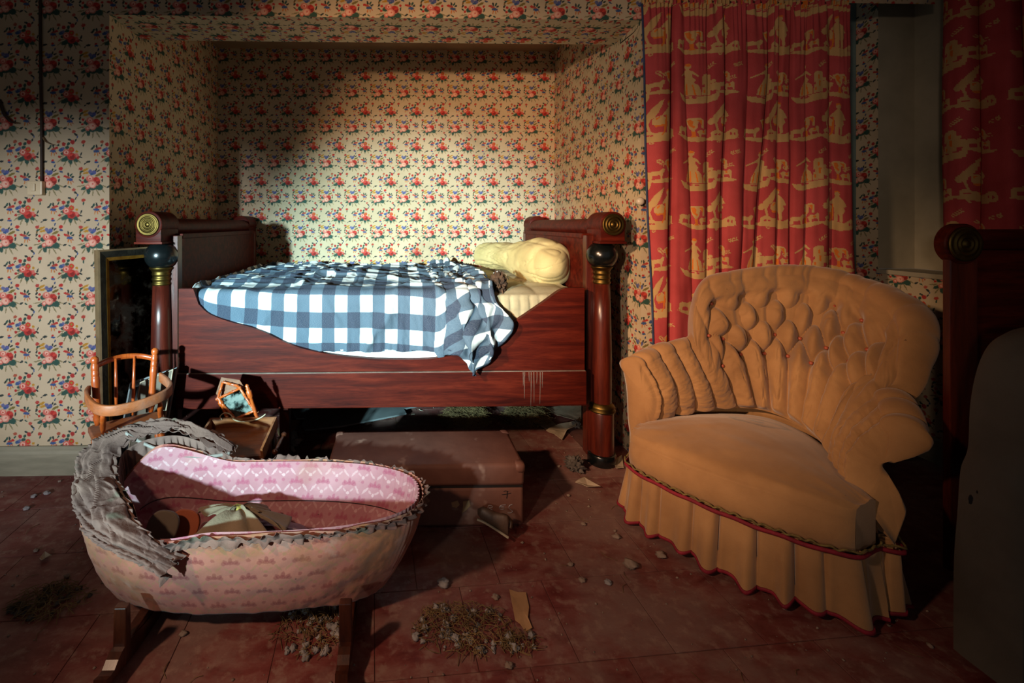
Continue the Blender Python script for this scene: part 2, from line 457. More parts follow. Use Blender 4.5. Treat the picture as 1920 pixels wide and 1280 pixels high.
M['switch'] = noisy('ivory_plastic', (196, 178, 142), (212, 196, 162), 8, 0.4, 0.0)
M['cable'] = noisy('dark_conduit', (44, 32, 24), (64, 48, 36), 12, 0.7, 0.1)
M['porcelain'] = noisy('porcelain', (190, 180, 160), (206, 198, 180), 8, 0.25, 0.0)
M['sheet'] = noisy('white_sheet', (206, 212, 214), (226, 230, 232), 5, 0.85, 0.2, 70)
M['ticking'] = noisy('beige_ticking', (156, 144, 112), (178, 166, 134), 6, 0.9, 0.25, 120)
M['pillow'] = noisy('yellowed_pillowcase', (188, 172, 116), (210, 194, 140), 4, 0.85, 0.2, 130)
M['brown_wad'] = noisy('brown_horsehair', (46, 30, 20), (84, 58, 38), 30, 0.9, 0.8, 90)
M['cord'] = noisy('pale_cord', (178, 162, 132), (200, 186, 156), 20, 0.85, 0.1)
M['maroon'] = noisy('maroon_velvet', (74, 10, 24), (104, 18, 38), 8, 0.8, 0.3, 120, sheen=0.5)
M['bow'] = noisy('grey_brown_cloth', (108, 94, 76), (136, 120, 98), 5, 0.9, 0.35, 150)
M['knot'] = noisy('gold_striped_band', (70, 62, 30), (176, 150, 50), 60, 0.7, 0.2)
M['ruffle'] = noisy('dusty_ruffle_cloth', (88, 62, 57), (120, 90, 80), 7, 0.9, 0.35, 120, spots=((88, 80, 66), 6, 0.56))
M['ribbon'] = noisy('pale_ribbon', (112, 102, 96), (136, 126, 120), 9, 0.6, 0.1)
M['lining_brown'] = noisy('orange_brown_card', (140, 66, 34), (164, 84, 48), 6, 0.7, 0.1)
M['lining_grey'] = noisy('grey_card', (90, 78, 66), (110, 98, 84), 6, 0.8, 0.1)
M['blue_hem'] = noisy('blue_hem_lining', (40, 54, 84), (60, 76, 108), 12, 0.85, 0.2, 90)
M['wall_teal'] = noisy('grey_green_jamb', (96, 122, 122), (118, 142, 140), 4, 0.6, 0.1)
M['sash'] = noisy('grey_sash_paint', (120, 130, 132), (150, 158, 158), 4, 0.5, 0.1)

def mirror_mat(name, tint, rough, dust):
    n = NT(name)
    a = n.noise(n.coord('Object'), 14.0, 5.0, 0.65)
    n.out(Base_Color=n.mix(n.mr(a, 0.45, 0.7, 0, dust), srgb(*tint), srgb(120, 120, 112)), Metallic=n.mr(a, 0.5, 0.75, 1.0, 1.0 - dust), Roughness=n.mr(a, 0.4, 0.7, rough, 0.6))
    return n.m
M['mirror_dark'] = mirror_mat('dark_mirror_glass', (70, 62, 54), 0.04, 0.1)
M['mirror_toy'] = mirror_mat('dusty_mirror_glass', (84, 96, 92), 0.06, 0.7)

def floor_mat():
    n = NT('red_floor_paint')
    co = n.coord('Object'); geo = n.n('ShaderNodeNewGeometry')
    pos = geo.outputs['Position']
    oi = n.n('ShaderNodeObjectInfo')
    a = n.noise(n.n('ShaderNodeMapping', {0: pos, 3: (2.2, 5, 1)}), 3.0, 6.0, 0.68, 0.4)
    b = n.noise(pos, 2.0, 6.0, 0.66)
    c = n.noise(pos, 26.0, 4.0, 0.65)
    col = n.ramp(a, ((0.34, srgb(96, 36, 34)), (0.5, srgb(120, 62, 58)), (0.66, srgb(138, 96, 88))))
    col = n.mix(n.mr(b, 0.44, 0.6, 0.0, 0.75), col, srgb(132, 106, 98))
    col = n.mix(n.mr(c, 0.50, 0.68, 0.0, 0.6), col, srgb(150, 122, 110))
    col = n.mix(n.mr(oi.outputs['Random'], 0, 1, 0.0, 0.16), col, srgb(70, 30, 26))
    n.out(Base_Color=col, Roughness=n.mr(b, 0.4, 0.65, 0.55, 0.9), Specular_IOR_Level=0.3)
    n.bump(n.noise(pos, 34.0, 5.0, 0.65), 0.35, 0.004)
    return n.m
M['floor'] = floor_mat()
M['joint'] = noisy('dirt_joint', (70, 36, 32), (98, 60, 52), 12, 0.95, 0.3, 40)

def gingham():
    n = NT('blue_gingham')
    uv = n.n('ShaderNodeUVMap')
    sp = n.n('ShaderNodeSeparateXYZ', (uv,))
    S = 0.057
    def band(k):
        w = n.math('WRAP', sp.outputs[k], 2 * S, 0.0)
        return n.mr(n.math('ABSOLUTE', n.math('SUBTRACT', w, S)), S * 0.5 - 0.0012, S * 0.5 + 0.0012, 1.0, 0.0, 'LINEAR')
    bx, by = band(0), band(1)
    s = n.math('ADD', bx, by)
    weave = n.noise(n.n('ShaderNodeMapping', {0: uv, 3: (1, 9, 1)}), 220.0, 2.0, 0.6)
    t = n.math('MULTIPLY', s, 0.5)
    col = n.ramp(t, ((0.0, srgb(206, 212, 212)), (0.5, srgb(66, 86, 104)), (1.0, srgb(24, 36, 60))))
    col = n.mix(n.mr(weave, 0.35, 0.7, 0.0, 0.16), col, srgb(190, 200, 205))
    dirt = n.noise(uv, 4.0, 5.0, 0.6)
    col = n.mix(n.mr(dirt, 0.52, 0.8, 0.0, 0.3), col, srgb(150, 140, 124), 'MULTIPLY')
    n.out(Base_Color=col, Roughness=0.88, Specular_IOR_Level=0.2)
    n.bump(n.noise(uv, 900.0, 2.0, 0.5), 0.12, 0.001)
    return n.m
M['gingham'] = gingham()

def toile():
    n = NT('red_toile_print')
    pale = n.n('ShaderNodeAttribute', attribute_name='pale'); org = n.n('ShaderNodeAttribute', attribute_name='orange')
    uv = n.n('ShaderNodeUVMap')
    f = n.noise(uv, 5.0, 4.0, 0.6)
    red = n.ramp(f, ((0.3, srgb(156, 40, 52)), (0.7, srgb(182, 64, 74))))
    crm = n.ramp(f, ((0.3, srgb(176, 140, 86)), (0.7, srgb(196, 166, 112))))
    col = n.mix(n.mr(pale.outputs['Fac'], 0.42, 0.58), red, crm)
    col = n.mix(n.mr(org.outputs['Fac'], 0.42, 0.58), col, srgb(204, 108, 22))
    w = n.noise(n.n('ShaderNodeMapping', {0: uv, 3: (1, 12, 1)}), 300.0, 2.0, 0.6)
    col = n.mix(n.mr(w, 0.3, 0.7, 0.0, 0.12), col, srgb(230, 190, 160))
    n.out(Base_Color=col, Roughness=0.9, Specular_IOR_Level=0.15)
    n.bump(w, 0.1, 0.001)
    return n.m
M['toile'] = toile()

def damask(name, base1, base2, fan, pale, stain=0.5):
    n = NT(name)
    uv = n.n('ShaderNodeUVMap')
    PX, PY = 0.088, 0.094
    p = n.vmath('ADD', uv, n.vmath('MULTIPLY_ADD', n.noise(uv, 180.0, 2.0).outputs['Color'], (0.006, 0.006, 0), (-0.003, -0.003, 0)))
    f = n.noise(uv, 3.0, 5.0, 0.65)
    col = n.ramp(f, ((0.35, srgb(*base1)), (0.65, srgb(*base2))))
    for ox, oy in ((0, 0), (PX / 2, PY / 2)):
        c = n.vmath('WRAP', n.vmath('SUBTRACT', p, (ox, oy, 0)), (PX / 2, PY / 2, 1), (-PX / 2, -PY / 2, -1))
        def el(x, y, a, b, g, cc, fac=1.0):
            nonlocal col
            mp = n.n('ShaderNodeMapping', {0: c, 1: (x, y, 0), 2: (0, 0, math.radians(g)), 3: (a, b, 1)}, vector_type='TEXTURE')
            m = n.mr(n.vmath('LENGTH', mp).outputs['Value'], 1.15, 0.75, 0.0, fac)
            col = n.mix(m, col, srgb(*cc))
        for a in (40, 90, 140):
            el(0.016 * math.cos(math.radians(a)), 0.014 * math.sin(math.radians(a)) - 0.004, 0.009, 0.0055, a, fan, 0.55)
        el(-0.017, 0.001, 0.007, 0.006, 0, fan, 0.5); el(0.017, 0.001, 0.007, 0.006, 0, fan, 0.5)
        el(0, 0.003, 0.008, 0.006, 0, fan, 0.55)
        for s in (-1, 1):
            el(s * 0.030, -0.014, 0.014, 0.0035, s * -48, pale, 0.5); el(s * 0.012, -0.016, 0.007, 0.003, s * 40, pale, 0.45)
        el(0, -0.024, 0.006, 0.005, 0, pale, 0.6)
        el(0.0, -0.038, 0.006, 0.005, 0, fan, 0.5)
    st = n.noise(uv, 2.6, 5.0, 0.6)
    col = n.mix(n.mr(st, 0.5, 0.62, 0.0, stain), col, srgb(150, 100, 58))
    st2 = n.noise(uv, 5.0, 5.0, 0.6)
    col = n.mix(n.mr(st2, 0.60, 0.66, 0.0, stain), col, srgb(168, 126, 110))
    sp = n.noise(uv, 42.0, 2.0, 0.5)
    col = n.mix(n.mr(sp, 0.76, 0.8), col, srgb(50, 38, 32))
    n.out(Base_Color=col, Roughness=0.75, Specular_IOR_Level=0.35, Sheen_Weight=0.2)
    n.bump(n.noise(uv, 120.0, 4.0, 0.6), 0.35, 0.002)
    return n.m
M['damask'] = damask('pink_damask', (158, 90, 82), (180, 114, 96), (122, 46, 48), (148, 114, 78), 0.7)
M['damask_in'] = damask('pink_damask_lining', (160, 104, 112), (184, 132, 138), (154, 66, 92), (206, 172, 172), 0.2)

# ================================================================ setting
WY = 1.90
XL = float(at(205, 400, Y=WY)[0]); XR = float(at(1202, 400, Y=WY)[0])
YB = 3.10
ZH = float(at(700, 33, Y=WY)[2])          # underside of the header
ZC = float(at(700, 93, Y=YB)[2])          # alcove ceiling
XBL = float(at(408, 300, Y=YB)[0]); XBR = float(at(1040, 300, Y=YB)[0])
XW = 2.35                                  # right wall
PH_F = at(92, 451, Y=WY); PH_B = at(612, 438, Y=YB)

def quads(name, polys, mat, uvf, kind='structure', parent=None):
    V = []; F = []; UV = []
    for q in polys:
        F.append([len(V) + i for i in range(len(q))])
        for p in q:
            V.append(p); UV.append(uvf(p))
    return obj(name, V, F, mat, parent, smooth=False, uv=UV, kind=kind)

fu = lambda p: (p[0] - PH_F[0], p[2] - PH_F[2])
bu = lambda p: (p[0] - PH_B[0], p[2] - PH_B[2])
def rect_xz(x0, x1, z0, z1, y): return [(x0, y, z0), (x1, y, z0), (x1, y, z1), (x0, y, z1)]
def rect_yz(y0, y1, z0, z1, x): return [(x, y0, z0), (x, y1, z0), (x, y1, z1), (x, y0, z1)]
ZT = 2.62
quads('wall_front', [rect_xz(-2.75, XL, 0, ZT, WY), rect_xz(XL, XR, ZH, ZT, WY), rect_xz(XR, 1.22, 0, ZT, WY), rect_xz(1.22, XW, 2.02, ZT, WY)], M['wallpaper'], fu)
quads('wall_alcove_back', [rect_xz(XBL, XBR, 0, ZC, YB)], M['wallpaper'], bu)
YS = 2.16                                   # back edge of the papered header underside
lx = lambda y: XL + (XBL - XL) * (y - WY) / (YB - WY)
rx = lambda y: XR + (XBR - XR) * (y - WY) / (YB - WY)
quads('wall_alcove_left', [[(XL, WY, 0), (XBL, YB, 0), (XBL, YB, ZC), (XL, WY, ZC)]], M['wallpaper'], lambda p: (p[1] + 0.02, p[2] - PH_B[2]))
quads('wall_alcove_right', [[(XBR, YB, 0), (XR, WY, 0), (XR, WY, ZC), (XBR, YB, ZC)]], M['wallpaper'], lambda p: (p[1] + 0.05, p[2] - PH_B[2]))
quads('trim_1', [[(XL, WY, ZH), (XR, WY, ZH), (rx(YS), YS, ZH), (lx(YS), YS, ZH)], [(lx(YS), YS, ZH), (rx(YS), YS, ZH), (rx(YS), YS, ZC), (lx(YS), YS, ZC)]], M['wallpaper'], lambda p: (p[0] - PH_F[0], p[1] * 1.0 + p[2]))
quads('ceiling_alcove', [[(XL - .05, YS, ZC), (XR + .05, YS, ZC), (XBR, YB, ZC), (XBL, YB, ZC)]], M['plaster'], lambda p: p[:2])
quads('ceiling', [[(-2.75, -1.6, ZT), (XW, -1.6, ZT), (XW, WY, ZT), (-2.75, WY, ZT)]], M['plaster'], lambda p: p[:2])
quads('wall_left', [rect_yz(-1.6, WY, 0, ZT, -2.75)], M['wallpaper'], lambda p: (p[1], p[2]))
# right wall with the window recess
NY1, NY0, NZ0, NZ1, ND = 2.136, 1.10, 0.83, 2.30, 0.185
quads('wall_right', [rect_yz(NY1, 2.40, 0, ZT, XW), rect_yz(-0.2, NY0, 0, ZT, XW), rect_yz(NY0, NY1, 0, NZ0, XW), rect_yz(NY0, NY1, NZ1, ZT, XW)], M['wallpaper'], lambda p: (-p[1] + 0.06, p[2] - 0.06))
rr = quads('wall_recess', [rect_xz(XW, XW + ND, NZ0, NZ1, NY1), rect_yz(NY0, NY1, NZ0, NZ1, XW + ND), rect_xz(XW, XW + ND, NZ0, NZ1, NY0), [(XW, NY0, NZ1), (XW + ND, NY0, NZ1), (XW + ND, NY1, NZ1), (XW, NY1, NZ1)]], M['cream'], lambda p: p[:2])
sl = MB().box((XW - 0.012, NY0 - 0.02, NZ0 - 0.022), (XW + ND, NY1, NZ0), 0.004)
sl.obj('trim_2', M['cream'], smooth=False, kind='structure')
mb = MB().box((XW + ND - 0.016, NY1 - 0.42, NZ0), (XW + ND - 0.001, NY1 - 0.35, NZ1 - .02), 0.003)
mb.obj('trim_3', M['cream'], smooth=False, kind='structure')
# dark window behind the curtain
w1 = thing('window_1', None, None, (1.8, 2.36, 0.9)); w1['kind'] = 'structure'
MB().box((1.22, 2.385, 0.0), (2.29, 2.40, ZT)).obj('pane', M['black_void'], w1, smooth=False)
MB().box((2.293, 2.24, 0.0), (2.349, 2.40, 2.2), 0.004).obj('jamb', M['wall_teal'], w1, smooth=False)
MB().box((1.22, WY + 0.003, 0.0), (1.235, 2.385, ZT)).obj('reveal', M['plaster'], w1, smooth=False)
for (ua, va, ub, vb) in ((1570, 128, 1624, 112), (1570, 148, 1624, 126), (1586, 470, 1614, 468), (1586, 498, 1614, 498)):
    pa, pb = at(ua, va, Y=2.36), at(ub, vb, Y=2.235)
    MB().tube([pa, pb], 0.011, 6).obj('glazing_bar', M['sash'], w1, smooth=False)
pa, pb = at(1570, 139, Y=2.36), at(1624, 119, Y=2.235)
MB().add(np.array([pa + (0, 0, .02), pb + (0, 0, .02), pb - (0, 0, .02), pa - (0, 0, .02), pa + (.006, 0, .02), pb + (.006, 0, .02), pb + (.006, 0, -.02), pa + (.006, 0, -.02)]), [[0, 1, 2, 3], [7, 6, 5, 4], [0, 4, 5, 1], [1, 5, 6, 2], [2, 6, 7, 3], [3, 7, 4, 0]]).obj('pane', M['sash'], w1, smooth=False)

# skirting boards
def skirting(name, a, b, h, mat):
    a = np.array(a, float); b = np.array(b, float); d = (b - a) / np.linalg.norm(b - a); nrm = np.array((d[1], -d[0]))
    prof = [(0, 0), (0.018, 0), (0.018, h - 0.028), (0.013, h - 0.018), (0.013, h - 0.008), (0.008, h), (0, h)]
    V = [(*(p + nrm * q), z) for p in (a, b) for q, z in prof]; k = len(prof)
    F = [list(range(k))[::-1], list(range(k, 2 * k))] + [[i, (i + 1) % k, k + (i + 1) % k, k + i] for i in range(k)]
    return fixn(obj(name, V, F, mat, smooth=False, kind='structure'))
skirting('baseboard_left', (-2.75, WY - .001), (XL, WY - .001), 0.118, M['skirting'])
skirting('baseboard_front', (XR, WY - .001), (1.22, WY - .001), 0.10, M['skirting'])
skirting('baseboard_right', (XW - .001, 2.40), (XW - .001, -0.2), 0.11, M['skirting'])

# floor: a bed of dirt with large painted tiles on it, joints open between them
floor = obj('floor', [(-2.75, -1.6, -0.0018), (2.7, -1.6, -0.0018), (2.7, 3.2, -0.0018), (-2.75, 3.2, -0.0018)], [[0, 1, 2, 3]], M['joint'], smooth=False, kind='structure')
TS = 0.245
tm = None
ang = math.radians(4.0)
ca, sa = math.cos(ang), math.sin(ang)
nt_ = 0
for r in range(-2, 13):
    for c in range(-10, 14):
        lx_, ly_ = (c + 0.5 * (r % 2)) * TS + 0.02, r * TS + 0.66
        x, y = lx_ * ca - ly_ * sa + 0.11, lx_ * sa + ly_ * ca
        if not (0.72 < y < 3.08 and -2.6 < x < 2.35): continue
        if y > 2.0 and not (-1.15 < x < 0.95): continue
        u_ = (x / y) * 830 + 755
        if u_ < -260 or u_ > 2150: continue
        if tm is None:
            V, F = box_vf((-TS / 2 + 0.0010, -TS / 2 + 0.0010, -0.012), (TS / 2 - 0.0010, TS / 2 - 0.0010, 0.0), 0.0012)
            tm = bpy.data.meshes.new('tile'); tm.from_pydata(V.tolist(), [], F); tm.materials.append(M['floor'])
            tm.polygons.foreach_set('use_smooth', np.zeros(len(tm.polygons), bool))
        t = bpy.data.objects.new('tile', tm); C.objects.link(t); t.parent = floor
        t.location = (x, y, random.uniform(-0.0004, 0.0004)); nt_ += 1
        t.rotation_euler = (random.uniform(-.001, .001), random.uniform(-.001, .001), ang)

# light switch and its conduit on the left wall
sw = thing('light_switch', 'square ivory light switch on the flowered wall under a thin dark conduit', 'switch', at(72, 367, Y=WY))
c0, c1 = at(58, 366, Y=WY), at(86, 340, Y=WY)
MB().box((c0[0], WY - 0.022, c0[2]), (c1[0], WY - 0.001, c1[2]), 0.004).obj('body', M['switch'], sw, smooth=False)
c2, c3 = at(67, 359, Y=WY), at(75, 345, Y=WY)
MB().box((c2[0], WY - 0.028, c2[2]), (c3[0], WY - 0.018, c3[2]), 0.002).obj('rocker', M['switch'], sw, smooth=False)
cp = [at(81, 340, Y=WY) + (0, -.008, 0), at(81, 250, Y=WY) + (0, -.008, 0), at(79, 120, Y=WY) + (0, -.008, 0), at(78, -40, Y=WY) + (0, -.008, 0)]
MB().tube(spline(cp, 24), 0.0055, 8).obj('conduit', M['cable'], cat='conduit', label='thin dark conduit running up the flowered wall from the light switch')
def flake(name, pts, label, mat, w=0.008, Y=WY):
    P = spline([at(u, v, Y=Y) + (0, -0.004 - d, 0) for u, v, d in pts], 16)
    return MB().tube(P, np.linspace(w, w * 0.35, 16), 6, 0.25).obj(name, mat, cat='paper strip', label=label)
flake('peeling_strip', ((0, 188, 0), (12, 214, .006), (26, 229, .012), (39, 232, .02)), 'dark curled strip of torn wallpaper at the left edge of the wall', M['cable'], 0.009)
flake('peeling_strip', ((83, 257, 0), (90, 266, .008), (100, 271, .012), (112, 274, .02)), 'short pale curl of torn wallpaper beside the conduit', M['frame_back'], 0.006)
flake('peeling_strip', ((1162, 82, 0), (1172, 74, .01), (1186, 62, .014), (1196, 46, .01)), 'dark torn strip of wallpaper hanging at the top right corner of the alcove', M['frame_dark'], 0.008)

# porcelain knob on the alcove corner beside the curtain
kb = thing('wall_knob', 'small pale porcelain knob on the alcove corner beside the red curtain', 'knob', at(1194, 378, Y=WY - 0.02))
kp = at(1194, 378, Y=WY)
Mk = Matrix.Translation(kp) @ Matrix.Rotation(PI / 2, 4, 'X')
MB().lathe([(.004, 0), (.006, .002), (.006, .014), (.015, .02), (.018, .028), (.013, .037), (.004, .04)], 16, Mk).obj('knob', M['porcelain'], kb)

# ================================================================ bed
BX0 = float(at(303, 480, Y=1.935)[0]); BX1 = float(at(1128, 480, Y=1.935)[0])
YP, YQ = 1.935, 2.985                       # front and back post axes
bed = thing('sleigh_bed', 'dark mahogany bed with black balls and brass discs on its posts, standing in the alcove', 'bed', ((BX0 + BX1) / 2, 2.45, 0))
POST = [(.036, .235), (.041, .27), (.042, .45), (.039, .62), (.0345, .79)]
CAPI = [(.033, .786), (.036, .79), (.037, .797), (.034, .80), (.034, .808), (.037, .811), (.037, .818), (.034, .821), (.0345, .829), (.037, .832), (.0375, .838), (.035, .841), (.039, .852), (.046, .859), (.047, .864), (.04, .866)]
RING = [(.038, .228), (.056, .231), (.058, .237), (.052, .243), (.056, .249), (.052, .256), (.045, .264), (.04, .268)]
PLIN = [(.05, .046), (.051, .05), (.0505, .226), (.049, .23)]
FOOT = [(.058, 0.0), (.0595, .004), (.0595, .042), (.056, .047), (.05, .048)]
for px in (BX0, BX1):
    sgn = -1 if px < 0 else 1
    for py in (YP, YQ):
        front = py == YP
        T = Matrix.Translation((px, py, 0))
        pst = MB().lathe(POST, 28, T).obj('post', M['mahogany_v'], bed)
        MB().lathe(PLIN, 28, T).obj('post_plinth', M['mahogany_v'], bed)
        MB().lathe(FOOT, 28, T).obj('foot', M['ebony'], bed)
        MB().lathe(RING, 28, T).obj('ring', M['brass'], pst)
        MB().lathe(CAPI, 28, T).obj('capital', M['brass'], pst)
        bt = np.linspace(-1.25, PI / 2, 20)
        MB().lathe([(.066 * math.cos(t) + 1e-4, .914 + .063 * math.sin(t)) for t in bt], 32, T).obj('ball', M['ebony'], pst)
        # scroll block above the ball with its brass disc
        ox = px + sgn * 0.018
        s = MB()
        ya, yb = (py - 0.07, py + 0.075)
        Ms = Matrix.Translation((ox, ya, 1.048)) @ Matrix.Rotation(-PI / 2, 4, 'X')
        s.lathe([(.052, 0), (.056, .003), (.056, yb - ya - .003), (.052, yb - ya)], 32, Ms)
        s.box((ox - .052, ya + .002, .975), (ox + .052, yb, 1.03), .003)
        s.box((ox - .058, ya - .002, .966), (ox + .058, yb + .002, .976), .002)
        sb = s.obj('scroll', M['mahogany'], bed, autosmooth=40)
        yd, di = (ya, 1) if front else (yb, -1)
        Md = Matrix.Translation((ox, yd, 1.048)) @ Matrix.Rotation(PI / 2 * di, 4, 'X')
        D = [(.047, -.001), (.047, .004), (.043, .006), (.039, .004), (.033, .004), (.031, .0065), (.028, .0065), (.026, .004), (.021, .004), (.0195, .0065), (.0165, .0065), (.015, .004), (.010, .004), (.008, .007), (.003, .008), (1e-4, .008)]
        MB().lathe(D, 36, Md).obj('disc', M['brass'], sb)
for px, nm in ((BX0, 'footboard'), (BX1, 'headboard')):
    sgn = -1 if px < 0 else 1
    xi = px - sgn * 0.062; xo = px + sgn * 0.0
    x0, x1 = sorted((xi, xo))
    pn = MB().box((x0, YP + .045, .22), (x1, YQ - .045, 1.0), .004).obj(nm + '_panel', M['mahogany'], bed, smooth=False)
    MB().box((x0 - .002, YP + .008, .03), (x1 + .002, YP + .05, 1.0), .003).obj('stile', M['mahogany_v'], bed, smooth=False)
    MB().box((x0 - .002, YQ - .05, .03), (x1 + .002, YQ - .008, 1.0), .003).obj('stile', M['mahogany_v'], bed, smooth=False)
    Mr = Matrix.Translation((px + sgn * .004, YP + .07, 1.036)) @ Matrix.Rotation(-PI / 2, 4, 'X')
    MB().lathe([(.040, 0), (.040, YQ - YP - .13)], 28, Mr).obj('top_roll', M['mahogany'], bed, autosmooth=40)
    MB().box((x0 - .006, YP + .05, .985), (x1 + .004, YQ - .05, 1.008), .004).obj('top_rail', M['mahogany'], bed, smooth=False)
# front rail with its boat-shaped dip
RY = 1.885
TOP = [(335, 541), (362, 541), (372, 570), (392, 588), (430, 603), (470, 613), (505, 627), (545, 646), (600, 661), (680, 671), (760, 674), (820, 671), (868, 660), (905, 641), (945, 616), (985, 590), (1020, 566), (1046, 547), (1060, 540), (1096, 540)]
tp = np.array([at(u, v, Y=RY) for u, v in TOP])
cur = spline(tp[2:-1, [0, 2]], 60)
top2 = np.concatenate([tp[:2, [0, 2]], cur, tp[-1:, [0, 2]]])
zs = float(at(700, 696, Y=RY)[2]); zb = float(at(700, 762, Y=RY)[2])
xa, xb = float(top2[0, 0]), float(top2[-1, 0])
railtop = lambda x: np.interp(x, top2[:, 0], top2[:, 1])
# built as strips so that the curved top stays clean
n = len(top2); V = []; F = []
for yy in (RY, RY + .028):
    for x_, z_ in top2: V.append((x_, yy, z_))
    for x_, z_ in top2: V.append((x_, yy, zs))
for i in range(n - 1):
    F += [[i, n + i, n + i + 1, i + 1], [2 * n + i, 2 * n + i + 1, 3 * n + i + 1, 3 * n + i], [i, i + 1, 2 * n + i + 1, 2 * n + i], [n + i, 3 * n + i, 3 * n + i + 1, n + i + 1]]
F += [[0, 2 * n, 3 * n, n], [n - 1, 2 * n - 1, 4 * n - 1, 3 * n - 1]]
fixn(obj('side_rail', V, F, M['mahogany'], bed, smooth=False))
MB().box((xa - .008, RY - .012, zb), (xb + .004, RY + .03, zs - .002), .003).obj('lower_rail', M['mahogany'], bed, smooth=False)
obj('side_rail', np.array(V) + (0, YQ - RY + .02, 0), F, M['mahogany'], bed, smooth=False)
MB().box((xa, 1.93, .34), (xb, YQ, .365), .002).obj('bed_base', M['mahogany'], bed, smooth=False)
# pale drip stains and dust line on the lower rail (thin dried runs)
dr = MB()
for u, l in ((981, 26), (984, 50), (992, 18), (996, 64), (1001, 58), (1007, 22), (1013, 60), (1017, 30)):
    a = at(u, 697, Y=RY - .0125); b = at(u + random.uniform(-1, 1), 697 + l, Y=RY - .0125)
    dr.tube(spline([a, (a + b) / 2 + (random.uniform(-.001, .001), 0, 0), b], 6), np.linspace(.0016, .0006, 6), 5, 0.4)
dr.obj('drip_stain', M['stone'], bed, label='pale dried drips', kind='stuff')
MB().box((xa, RY - .011, zs - .0025), (xb, RY - .001, zs - .0008)).obj('dust_line', M['stone'], bed, smooth=False)

# ---------------------------------------------------------------- mattress, sheet, pillow
MX0, MX1 = xa - .0, xb - .01
MY0, MY1, MZ0, MZ1 = 1.926, 2.95, .368, .752
nu, nv = 260, 70
uu = np.linspace(MX0, MX1, nu)[:, None]; tt = np.linspace(0, 1, nv)[None]
# profile over the front: up the front face, round the edge, over the top
fz = np.minimum(tt / 0.45, 1.0); front = tt < 0.45
Yg = np.where(front, MY0, MY0 + (tt - .45) / .55 * (MY1 - MY0)) + 0 * uu
Zg = np.where(front, MZ0 + fz * (MZ1 - MZ0), MZ1) + 0 * uu
cx = np.abs(((uu / 0.043) % 1) - .5) * 2; rz = np.abs((((Zg - MZ0) / 0.075) % 1) - .5) * 2
puff = (1 - cx ** 4) * (1 - rz ** 5)
Yg = Yg - np.where(front, 0.012 * puff, 0)
e = np.exp(-((tt - .45) / .05) ** 2)
Zg = Zg - np.where(front, 0, 0) - 0.016 * e + np.where(front, 0, 0.010 * (1 - np.abs(((uu / .15) % 1 - .5) * 2) ** 3) * (1 - np.abs(((Yg / .15) % 1 - .5) * 2) ** 3))
Yg = Yg + 0.014 * e
V, F = grid_vf(np.stack([uu + 0 * tt, Yg, Zg], -1))
k = len(V)
mt = MB(); mt.add(V, F)
mt.box((MX0, MY0 + .01, MZ0), (MX1, MY1, MZ1 - .03), 0.02)
mt.obj('mattress', M['ticking'], cat='mattress', label='buff tufted wool mattress showing beside the pillow above the bed rail')

# white sheet tucked along the dip of the rail
nu, nv = 120, 14
us = np.linspace(float(at(500, 640, Y=1.91)[0]), float(at(880, 640, Y=1.91)[0]), nu)[:, None]; ts = np.linspace(0, 1, nv)[None]
Zs = .44 + .064 * ts + 0 * us; Ys = 1.911 - .003 * np.sin(ts * 3) + .003 * fbm(us * 9, ts * 2, 3)
V, F = grid_vf(np.stack([us + 0 * ts, Ys, Zs], -1), .002)
obj('bed_sheet', V, F, M['sheet'], cat='sheet', label='strip of white sheet showing between the checked blanket and the bed rail')

